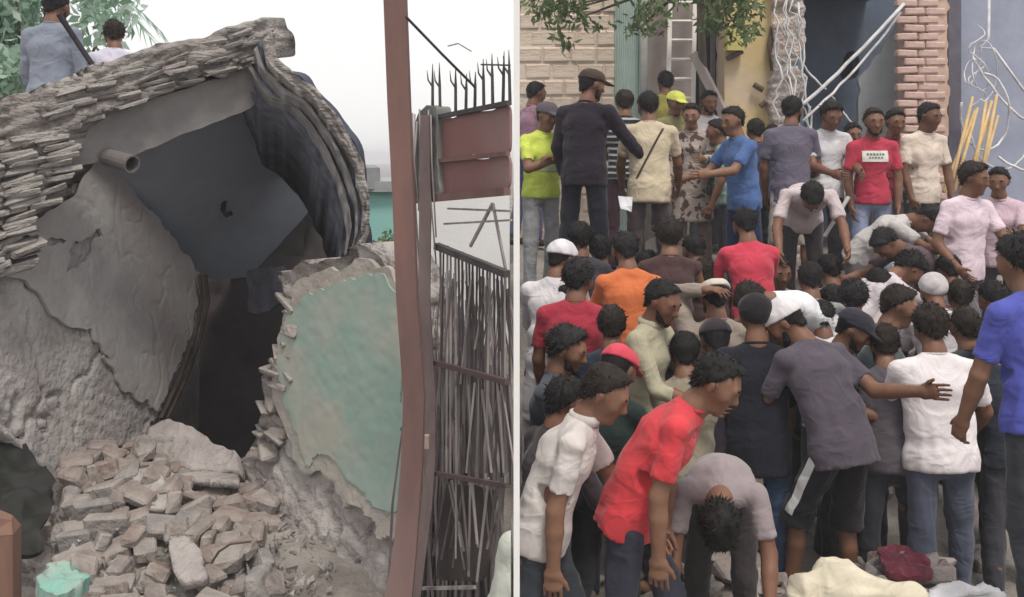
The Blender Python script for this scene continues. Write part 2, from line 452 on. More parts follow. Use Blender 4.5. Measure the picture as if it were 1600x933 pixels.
def hand(J, sg, curl, h, grip=0.0):
    s = J['s']; w = J['wr%d' % sg]; d = J['fd%d' % sg]; side = J['r'] * sg
    pn = nrm(np.cross(d, J['f']) if abs(np.dot(d, J['f'])) < 0.8 else np.cross(d, UP)) # palm normal, across
    pn = pn * (1 if np.dot(pn, -side) > 0 else -1)                                     # palm looks inwards
    la = nrm(np.cross(pn, d)); fw = J['f'] if abs(np.dot(la, J['f'])) > 0.2 else UP
    la = la * (1 if np.dot(la, fw) > 0 else -1)                                        # thumb side
    S = Sdf()
    S.seg(w - d * 0.03, w + d * 0.02, 0.027 * s, 0.027 * s, U=la, ratio=1.15, k=0.015)
    S.seg(w + d * 0.02, w + d * 0.08 * s, 0.019 * s, 0.017 * s, U=la, ratio=2.1, k=0.012)
    for i, (o, l) in enumerate(((0.034, 0.074), (0.0115, 0.083), (-0.0115, 0.078), (-0.033, 0.062))):
        b = w + d * 0.085 * s + la * o * s
        c1 = curl * (0.8 + 0.12 * i); d1 = nrm(d * math.cos(c1) + pn * math.sin(c1) + la * o * 1.5)
        d2 = nrm(d * math.cos(c1 * 2.2) + pn * math.sin(c1 * 2.2))
        m = b + d1 * l * 0.55 * s
        S.seg(b - d * 0.015, m, 0.0088 * s, 0.008 * s, k=0.003); S.seg(m, m + d2 * l * 0.5 * s, 0.008 * s, 0.0068 * s, k=0.002)
    tb = w + d * 0.03 * s + la * 0.028 * s; t1 = nrm(d * 0.75 + la * 0.6 + pn * 0.35)
    tm = tb + t1 * 0.04 * s; S.seg(tb, tm, 0.0135 * s, 0.011 * s, k=0.01); S.seg(tm, tm + nrm(t1 + d * 0.6) * 0.032 * s, 0.011 * s, 0.0085 * s, k=0.004)
    return S.mesh(h)
def wrinkle(v, qd, amp, seed):
    n = normals(v, qd)
    p = v + 0.05 * np.stack((fbm(v * 5, seed + 1, 2), fbm(v * 5 + 9, seed + 2, 2), fbm(v * 5 + 17, seed + 3, 2)), -1)
    big = fbm(p * np.array((6, 6, 4.2)), seed + 4, 2)
    ridge = 1 - 2 * np.abs(vnoise(p * np.array((11, 11, 3.6)) + 3.1, seed + 5))
    a = (p[:, 0] + p[:, 1]) * 0.7; ridge2 = 1 - 2 * np.abs(vnoise(np.stack((a * 5 + p[:, 2] * 8, p[:, 2] * 9 - a * 6, p[:, 1] * 5), -1), seed + 6))
    return v + n * (amp * (0.7 * big + 0.9 * ridge + 0.8 * ridge2 - 0.9))[:, None]
EYE = plain('eye_white', (0.45, 0.42, 0.38), 0.3); IRIS = plain('iris', (0.012, 0.008, 0.006), 0.25)
def hairmat(c): return surf('hair', c, tuple(x * 0.5 for x in c), scale=45, rough=0.7, bump=0.5, bscale=150, stretch=(1, 1, 0.3), dist=0.003, spec=0.25)
HAIR = hairmat((0.011, 0.009, 0.009)); BROWNHAIR = hairmat((0.022, 0.015, 0.011)); SOFTHAIR = hairmat((0.017, 0.015, 0.016)); GREYHAIR = hairmat((0.10, 0.09, 0.09))
LEATHER = plain('shoe_leather', (0.03, 0.024, 0.02), 0.5)
_pid = [0]
def make_person(q, J, base):
    _pid[0] += 1; seed = _pid[0] * 13
    s, f, r, hs = J['s'], J['f'], J['r'], J['hs']; d = base[1]
    hb, hh, hcl = (0.012, 0.0075, 0.0125) if d < 5.8 else ((0.015, 0.010, 0.016) if d < 7.6 else (0.019, 0.0115, 0.019))
    hn = 0.0055 if d < 6.2 else 0.008
    hu, hf, hr, hc, N = J['hu'], J['hf'], J['hr'], J['hc'], J['N']
    W_ = q['wide']
    # --- the body: one mesh
    B = Sdf()
    B.seg(J['Hc'], J['W'], 0.092 * s, 0.08 * s, U=r, ratio=1.35).seg(J['W'], J['C'], 0.08 * s, 0.088 * s, U=r, ratio=1.35).seg(J['C'], N, 0.082 * s, 0.04 * s, U=r, ratio=1.35, k=0.03)
    B.seg(J['sh1'], J['sh-1'], 0.040 * s, 0.040 * s)
    for sg in (1, -1):
        sh, e, w = J['sh%d' % sg], J['el%d' % sg], J['wr%d' % sg]
        B.seg(sh, sh + (e - sh) * 0.6, 0.041 * s, 0.042 * s, k=0.02).seg(sh + (e - sh) * 0.6, e, 0.043 * s, 0.039 * s, k=0.02).seg(e, e + (w - e) * 0.35, 0.040 * s, 0.041 * s, k=0.015).seg(e + (w - e) * 0.35, w, 0.041 * s, 0.028 * s, U=J['f'], ratio=1.0, k=0.01)
        hip, kn, an = J['hip%d' % sg], J['kn%d' % sg], J['an%d' % sg]
        B.seg(hip, kn, 0.075 * s, 0.050 * s).seg(kn, kn + (an - kn) * 0.35 - f * 0.012, 0.046 * s, 0.047 * s, k=0.02).seg(kn + (an - kn) * 0.35 - f * 0.012, an, 0.046 * s, 0.034 * s, k=0.01)
        fdir = f if an[2] < 0.2 * s else nrm(f - UP * 0.9)
        B.seg(an - fdir * 0.02 - UP * 0.04 * s, an + fdir * 0.15 * s - UP * 0.055 * s, 0.036 * s, 0.026 * s, U=r, ratio=1.25)
    parts = [(*B.mesh(hb), 0)]
    Hd = Sdf()
    at = lambda a, b, c=0: hc + hf * a * hs + hu * b * hs + hr * c * hs
    Hd.seg(at(-0.028, 0.035), at(0.016, 0.038), 0.0755 * hs, 0.072 * hs, k=0.02)
    Hd.seg(at(0.032, 0.0), at(0.052, -0.078), 0.060 * hs, 0.036 * hs, U=hr, ratio=1.05, k=0.045)
    Hd.seg(at(-0.02, -0.03), N - hu * 0.0, 0.050 * hs, 0.058 * hs, k=0.03).seg(N + (hc - N) * 0.1, J['C'] + J['T2'] * 0.12 * s, 0.056 * s, 0.058 * s, k=0.04)
    Hd.seg(at(0.092, 0.02), at(0.112, -0.016), 0.0085 * hs, 0.0135 * hs, k=0.02).seg(at(0.103, -0.021, 0.010), at(0.103, -0.021, -0.010), 0.0085 * hs, k=0.008)
    Hd.seg(at(0.083, 0.035, 0.04), at(0.083, 0.035, -0.04), 0.012 * hs, k=0.02)                                # brow ridge
    Hd.seg(at(0.078, -0.05, 0.012), at(0.078, -0.05, -0.012), 0.018 * hs, k=0.02).seg(at(0.079, -0.087), at(0.079, -0.087), 0.015 * hs, k=0.02)
    for sg in (1, -1):
        Hd.seg(at(-0.004, 0.012, sg * 0.079), at(-0.006, -0.018, sg * 0.075), 0.021 * hs, 0.014 * hs, U=hr, ratio=0.45, k=0.006)
        Hd.seg(at(0.065, -0.012, sg * 0.042), at(0.065, -0.012, sg * 0.042), 0.024 * hs, k=0.03)                # cheekbone
    parts.append((*Hd.mesh(hh), 0))
    curl = 0.45
    for sg in (1, -1): parts.append((*hand(J, sg, q.get('curl', {}).get(sg, curl) if isinstance(q.get('curl'), dict) else curl, hn), 0))
    mb = MB()
    for v, qq, mi in parts: mb.add(v, qq, mi)
    for sg in (1, -1):
        mb.ball(at(0.0725, 0.013, sg * 0.031), 0.0145 * hs, 1, 10, 7); mb.ball(at(0.0815, 0.012, sg * 0.031), 0.0068 * hs, 2, 8, 5)
        mb.tube([at(0.092, 0.033, sg * 0.014), at(0.096, 0.040, sg * 0.032), at(0.082, 0.034, sg * 0.052)], [0.0055 * hs, 0.0075 * hs, 0.004 * hs], 6, 3)
        mb.tube([at(0.086, 0.0200, sg * 0.018), at(0.0865, 0.023, sg * 0.032), at(0.076, 0.018, sg * 0.046)], [0.003 * hs, 0.004 * hs, 0.003 * hs], 5, 2)
    mb.tube([at(0.081, -0.052, -0.025), at(0.0905, -0.051, 0), at(0.081, -0.052, 0.025)], [0.003 * hs, 0.0058 * hs, 0.003 * hs], 6, 4)
    lips = plain('lips', tuple(c * k for c, k in zip(SKINS[q['sk']], (0.75, 0.55, 0.55))), 0.5)
    hm = GREYHAIR if q['hair'] == 'grey' else (HAIR, BROWNHAIR, HAIR, SOFTHAIR)[_pid[0] % 4]
    if q['beard'] is None: q['beard'] = (_pid[0] * 7 % 10) < 3
    stache = (_pid[0] * 3 % 10) < 6 and not q['beard']
    if stache:
        Bd = Sdf(); Bd.seg(at(0.087, -0.036, 0.004), at(0.078, -0.042, 0.027), 0.0075 * hs, 0.005 * hs, k=0.004).seg(at(0.087, -0.036, -0.004), at(0.078, -0.042, -0.027), 0.0075 * hs, 0.005 * hs, k=0.004)
    if q['beard']:
        Bd = Sdf(); Bd.seg(at(0.03, -0.03, 0.054), at(0.045, -0.07, 0.038), 0.013 * hs, 0.02 * hs, k=0.015).seg(at(0.03, -0.03, -0.054), at(0.045, -0.07, -0.038), 0.013 * hs, 0.02 * hs, k=0.015).seg(at(0.045, -0.07, 0.036), at(0.072, -0.088, 0), 0.02 * hs, 0.021 * hs, k=0.015).seg(at(0.045, -0.07, -0.036), at(0.072, -0.088, 0), 0.02 * hs, 0.021 * hs, k=0.015)
        Bd.seg(at(0.0875, -0.036, 0.022), at(0.0875, -0.036, -0.022), 0.0075 * hs, k=0.006)
    body = link('person', mb.mesh('person', [skin(SKINS[q['sk']]), EYE, IRIS, HAIR, lips], True), None, base)
    tag(body, q['label'], 'person', q['group'] or 'crowd searching the rubble')
    child = lambda nm, v, qq, mt: quick(nm, v, qq, mt, body)
    if q['beard'] or stache:
        v, qq = Bd.mesh(0.0055); child('beard' if q['beard'] else 'moustache', v + normals(v, qq) * (0.003 * fbm(v * 90, seed, 2))[:, None], qq, hm)
    # --- hair and headwear
    H = Sdf(); gr = {'bushy': 0.020, 'kufi': 0.004, 'cap': 0.005, 'band': 0.006}.get(q['hair'], 0.011)
    H.seg(at(-0.03, 0.036), at(0.014, 0.042), (0.0755 + gr) * hs, (0.072 + gr) * hs, k=0)
    if q['hair'] in ('short', 'bushy', 'grey'):
        H.seg(at(-0.03, 0.065), at(0.045, 0.078), (0.056 + gr * 0.5) * hs, (0.040 + gr * 0.5) * hs, k=0.03)
    H.seg(at(-0.035, -0.03), at(-0.03, 0.03), 0.062 * hs, 0.08 * hs, k=0.01)
    H.cut(at(-0.078, -0.062), hf * 0.76 - hu * 0.65, jag=0.012)
    v, qq = H.mesh(hh)
    nn = normals(v, qq); v = v + nn * (((0.008 if gr > 0.008 else 0.0) * fbm(v * 30, seed, 2) + 0.0022 * (1 - 2 * np.abs(fbm(v * np.array((80, 80, 45)), seed + 1, 2))))[:, None])
    if q['hair'] != 'wrap':
        rr = np.random.default_rng(seed); nn = normals(v, qq); pk = rr.choice(len(v), min(len(v), 600 if q['hair'] == 'bushy' else 520)); hm_ = MB(); hm_.add(v, qq)
        lim = (0.006 if gr < 0.008 else (0.026 if q['hair'] == 'bushy' else 0.016 + 0.003 * (seed % 3))); V = []; T_ = []
        for i_ in pk:
            n_ = nn[i_]; fl = nrm(rr.normal(0, 0.45, 3) + n_ * 0.55 - hu * 0.55 + hf * (0.35 if np.dot(v[i_] - hc, hf) > 0 else -0.2)); sw = nrm(np.cross(fl, n_ + 0.01)) * 0.0045
            b0 = v[i_] - n_ * 0.002; V += [b0 - sw, b0 + sw, b0 + fl * lim * rr.uniform(0.6, 1.4)]; k0 = len(V) - 3; T_.append((k0, k0 + 1, k0 + 2))
        hm_.add(V, T_); build(hm_, 'hair', hm, body, True)
    if q['hair'] in ('kufi', 'cap', 'band', 'wrap'):
        K = Sdf(); cc = q['hc']
        K.seg(at(-0.03, 0.038), at(0.018, 0.044), 0.096 * hs, 0.092 * hs, k=0)
        if q['hair'] == 'kufi': K.seg(at(-0.02, 0.075), at(0.01, 0.075), 0.07 * hs, k=0.01); K.cut(at(0, 0.036), -hu + hf * 0.16).cut(at(0, 0.138), hu)
        if q['hair'] == 'cap':
            K.seg(at(0.07, 0.058), at(0.155, 0.045), 0.062 * hs, 0.055 * hs, U=hu, ratio=0.17, k=0.006); K.cut(at(0, 0.043), -hu)
        if q['hair'] == 'wrap': K.cut(at(-0.06, -0.03), hf * 0.75 - hu * 0.66)
        if q['hair'] == 'band': K.cut(at(0, 0.075), hu + hf * 0.35).cut(at(0, 0.03), -hu - hf * 0.3)
        v, qq = K.mesh(min(hh, 0.009)); v = v + normals(v, qq) * (0.003 * fbm(v * 22, seed, 2))[:, None]
        child({'kufi': 'skullcap', 'cap': 'cap', 'band': 'headband', 'wrap': 'headscarf'}[q['hair']], v, qq, fabric(cc))
    # --- shirt
    S = Sdf(); ft = q['fit'] * 0.92; o = 0.014
    Hc, Wp, C = J['Hc'], J['W'], J['C']
    hemdir = J['T0'] if q['hem'] < 0.2 else UP
    E = Hc - hemdir * q['hem'] * s
    wr_ = W_
    S.seg(E - hemdir * 0.05, Hc + J['T0'] * 0.02, (0.128 + o) * s + (0.03 if q['hem'] > 0.2 else 0), (0.116 + o) * s, U=r, ratio=1.30 * wr_, k=0.03)
    S.seg(Hc, Wp, (0.112 + o) * s * ft, (0.103 + o) * s * ft, U=r, ratio=1.36 * wr_, k=0.04).seg(Wp, C, (0.103 + o) * s * ft, (0.112 + o) * s * ft, U=r, ratio=1.38 * wr_, k=0.04)
    S.seg(C, C + J['T2'] * 0.10 * s, (0.106 + o) * s, 0.084 * s, U=r, ratio=1.42 * wr_, k=0.04)
    S.seg(N - J['T2'] * 0.035 * s, N - J['T2'] * 0.02 * s, 0.064 * s, 0.058 * s, k=0.04)
    for sg in (1, -1):
        sh, e, w = J['sh%d' % sg], J['el%d' % sg], J['wr%d' % sg]
        S.seg(N - J['T2'] * 0.03 * s, sh, 0.052 * s, 0.056 * s, k=0.04)
        if q['sleeve'] == 's':
            e2 = sh + (e - sh) * 0.74; S.seg(sh, e2 + (e - sh) * 0.12, 0.055 * s, 0.058 * s, k=0.015); S.cut(e2, e - sh, e2, 0.12 * s)
        elif q['sleeve'] == 'l':
            w2 = w - nrm(w - e) * 0.01
            S.seg(sh, e, 0.065 * s, 0.055 * s, k=0.02).seg(e, w2 + nrm(w - e) * 0.03, 0.055 * s, 0.044 * s, k=0.015); S.cut(w2, w - e, w2, 0.09 * s)
        elif q['sleeve'] == 'h':
            w2 = e + (w - e) * 0.35
            S.seg(sh, e, 0.064 * s, 0.054 * s, k=0.02).seg(e, w2 + (w - e) * 0.1, 0.054 * s, 0.05 * s, k=0.015); S.cut(w2, w - e, w2, 0.09 * s)
    S.cut(E, -hemdir, E, 0.36 * s)
    v, qq = S.mesh(hcl); v = wrinkle(v, qq, 0.0065, seed)
    shirt = child('kurta' if q['hem'] > 0.2 else 'shirt', v, qq, fabric(q['shirt'], q['kind'], q['c2']))
    # collar
    ring = []
    for k in range(17):
        a = 2 * math.pi * k / 16; ring.append(N + J['T2'] * (0.002 - 0.016 * math.cos(a)) * s + (f * math.cos(a) + r * math.sin(a)) * 0.066 * s + f * 0.006)
    c = MB(); c.tube(ring, 0.010 * s, 6); build(c, 'neckline', fabric(tuple(x * 0.85 for x in q['shirt'])), shirt, True)
    if q.get('collar'):
        c = MB(); ring = []
        for k in range(13):
            a = math.radians(-150 + 300 * k / 12); dirn = -hf * 0 + rotu(-f, UP, a)
            ring.append(N + J['T2'] * (0.012 + 0.012 * math.cos(a)) * s + dirn * 0.068 * s)
        c.tube(ring, 0.016 * s, 6, ratio=1.6, side=UP); build(c, 'collar', fabric(q['shirt']), shirt, True)
    # --- trousers
    T = Sdf()
    T.seg(Hc + J['T0'] * 0.08 * s, Hc - UP * 0.01, 0.100 * s, 0.108 * s, U=r, ratio=1.34, k=0.03)
    for sg in (1, -1):
        hip, kn, an = J['hip%d' % sg], J['kn%d' % sg], J['an%d' % sg]
        if q['lowkind'] == 'long':
            T.seg(hip, kn, 0.086 * s, 0.068 * s, k=0.03).seg(kn, an + (an - kn) * 0.06, 0.070 * s, 0.058 * s, k=0.02)
            c = an + (an - kn) * 0.03; T.cut(c, an - kn, c, 0.12 * s)
        else:
            c = kn + (an - kn) * 0.12
            T.seg(hip, kn, 0.088 * s, 0.085 * s, k=0.03).seg(kn, c + (an - kn) * 0.1, 0.085 * s, 0.084 * s, k=0.01); T.cut(c, an - kn, c, 0.14 * s)
    v, qq = T.mesh(hcl + 0.002); v = wrinkle(v, qq, 0.008, seed + 7)
    trousers = child('trousers' if q['lowkind'] == 'long' else 'shorts', v, qq, fabric(q['low']))
    def decal(nm, target, rows, mat, off=0.004):
        """a thin print that follows the cloth: rows of points are pushed onto the garment"""
        bvh = BVHTree.FromPolygons([tuple(p.co) for p in target.data.vertices], [tuple(p.vertices) for p in target.data.polygons])
        V = []; nr, nc = len(rows), len(rows[0])
        for row in rows:
            for (p, dirn) in row:
                hit, nn_, _, _ = bvh.ray_cast(Vector(p), Vector(dirn))
                V.append(np.array(hit if hit is not None else Vector(p) + Vector(dirn) * 0.1) - np.asarray(dirn) * off)
        n_ = len(V); D = np.asarray(rows[0][0][1]) * 0.006
        Q = [(i * nc + j, i * nc + j + 1, (i + 1) * nc + j + 1, (i + 1) * nc + j) for i in range(nr - 1) for j in range(nc - 1)]
        c = MB(); c.add(V, Q); build(c, nm, mat, target, True)
    if q['lowstripe']:
        for sg in (1, -1):
            hip, kn, an = J['hip%d' % sg], J['kn%d' % sg], J['an%d' % sg]
            rows = []
            for k in range(10):
                t = 0.08 + 0.84 * k / 9; c = hip + (kn - hip) * t
                out = r * sg; ax = nrm(kn - hip); tn = nrm(np.cross(out, ax))
                rows.append([(c + out * 0.35 + tn * o_ * 0.026, -out) for o_ in (-1, 0, 1)])
            decal('side_stripe', trousers, rows, fabric((0.7, 0.7, 0.7)), 0.006)
    if q.get('chest_print'):
        pc = C + J['T2'] * 0.0 * s
        mk = lambda w0, w1, h0, h1, nx, ny: [[(pc + r * (w0 + (w1 - w0) * i / nx) + J['T1'] * (h1 + (h0 - h1) * j / ny) + f * 0.5, -f) for i in range(nx + 1)] for j in range(ny + 1)]
        decal('chest_print', shirt, mk(-0.115, 0.115, -0.035, 0.065, 10, 5), fabric((0.72, 0.70, 0.66)), 0.007)
        for (a, b, u, w) in ((-0.075, 0.08, 0.022, 0.042), (-0.06, 0.065, -0.006, 0.010)):
            x = a
            while x < b:
                wd = random.uniform(0.012, 0.022); decal('print_letter', shirt, mk(x, x + wd, u, w, 2, 2), fabric((0.16, 0.2, 0.17)), 0.010); x += wd + 0.008
    if q.get('vest_tape'):
        for hz in (-0.02,):
            rows = [[(C - J['T1'] * (0.12 + 0.05 * j) + r * (-0.15 + 0.3 * i / 8) + f * 0.5, -f) for i in range(9)] for j in range(2)]
            decal('reflective_tape', shirt, rows, fabric((0.45, 0.5, 0.35)), 0.006)
    if q.get('strap'):
        rows = [[(C + J['T2'] * (0.13 - 0.42 * j / 9) * s + r * (q['strap'] * (0.12 - 0.22 * j / 9) + o_ * 0.009) - f * 0.5, f) for o_ in (-1, 1)] for j in range(10)]
        decal('bag_strap', shirt, rows, fabric((0.05, 0.04, 0.04)), 0.009)
    if q['lowkind'] == 'shorts' or d > 8 or q.get('shoes'):
        for sg in (1, -1):
            an = J['an%d' % sg]; Z = Sdf(); fdir = f if an[2] < 0.2 * s else nrm(f - UP * 0.9)
            Z.seg(an - fdir * 0.03 - UP * 0.048 * s, an + fdir * 0.16 * s - UP * 0.056 * s, 0.043 * s, 0.034 * s, U=r, ratio=1.2)
            v, qq = Z.mesh(0.016); child('shoe', v, qq, LEATHER)
    return body
# ------------------------------------------------------------------ who stands where (photo pixel of the crown of the head, then pose and clothes)
BLACK = (0.018, 0.017, 0.024); NAVY = (0.028, 0.032, 0.055); JEAN = (0.16, 0.21, 0.33); CHAR = (0.05, 0.05, 0.06)
REDT = lin(196, 40, 62); WHITE = (0.72, 0.71, 0.72); OFFW = (0.62, 0.60, 0.58)
MORE = [(1206, 196, 11.2, 175, lin(150, 120, 110), 'person in dusty brown just behind the cream shorts'), (1296, 398, 8.0, 190, lin(120, 112, 120), 'person in grey behind the grey-green shirt, back turned'), (1300, 446, 7.3, 200, lin(170, 120, 126), 'person in faded rose between the grey-green shirt and dark plum'),
 (1482, 398, 7.9, 185, lin(96, 92, 100), 'person in grey-plum behind the white headscarf'), (1500, 438, 7.2, 170, lin(60, 60, 70), 'person in dark slate beside the white headscarf'), (1010, 392, 7.6, 182, lin(120, 70, 60), 'person in russet between the orange shirt and brown vest'), (1218, 402, 8.4, 10, lin(150, 140, 144), 'person in ash grey below the cream shorts'),
 (846, 442, 7.0, 178, lin(190, 186, 190), 'person in off-white beside the dark red T-shirt and white post'), (1100, 404, 7.6, 190, lin(70, 52, 52), 'person in dark umber beside the raised hand'), (1372, 420, 7.5, 185, lin(196, 184, 180), 'person in a creamy shirt before the light blue jeans'), (1284, 470, 6.8, 175, lin(210, 204, 210), 'person in a bright white shirt right of the white skullcap'),
 (1070, 520, 5.9, 175, lin(150, 140, 120), 'person in beige between the khaki shirt and the dark cap'), (1382, 508, 6.0, 170, lin(90, 84, 92), 'person in dim grey between the dark cap and white T-shirt'), (870, 590, 5.35, 120, lin(70, 60, 66), 'person in dull brown-grey behind the white polo shirt'), (1550, 505, 6.1, 182, lin(44, 50, 60), 'person in blackish blue between white and purple-blue T-shirts')]
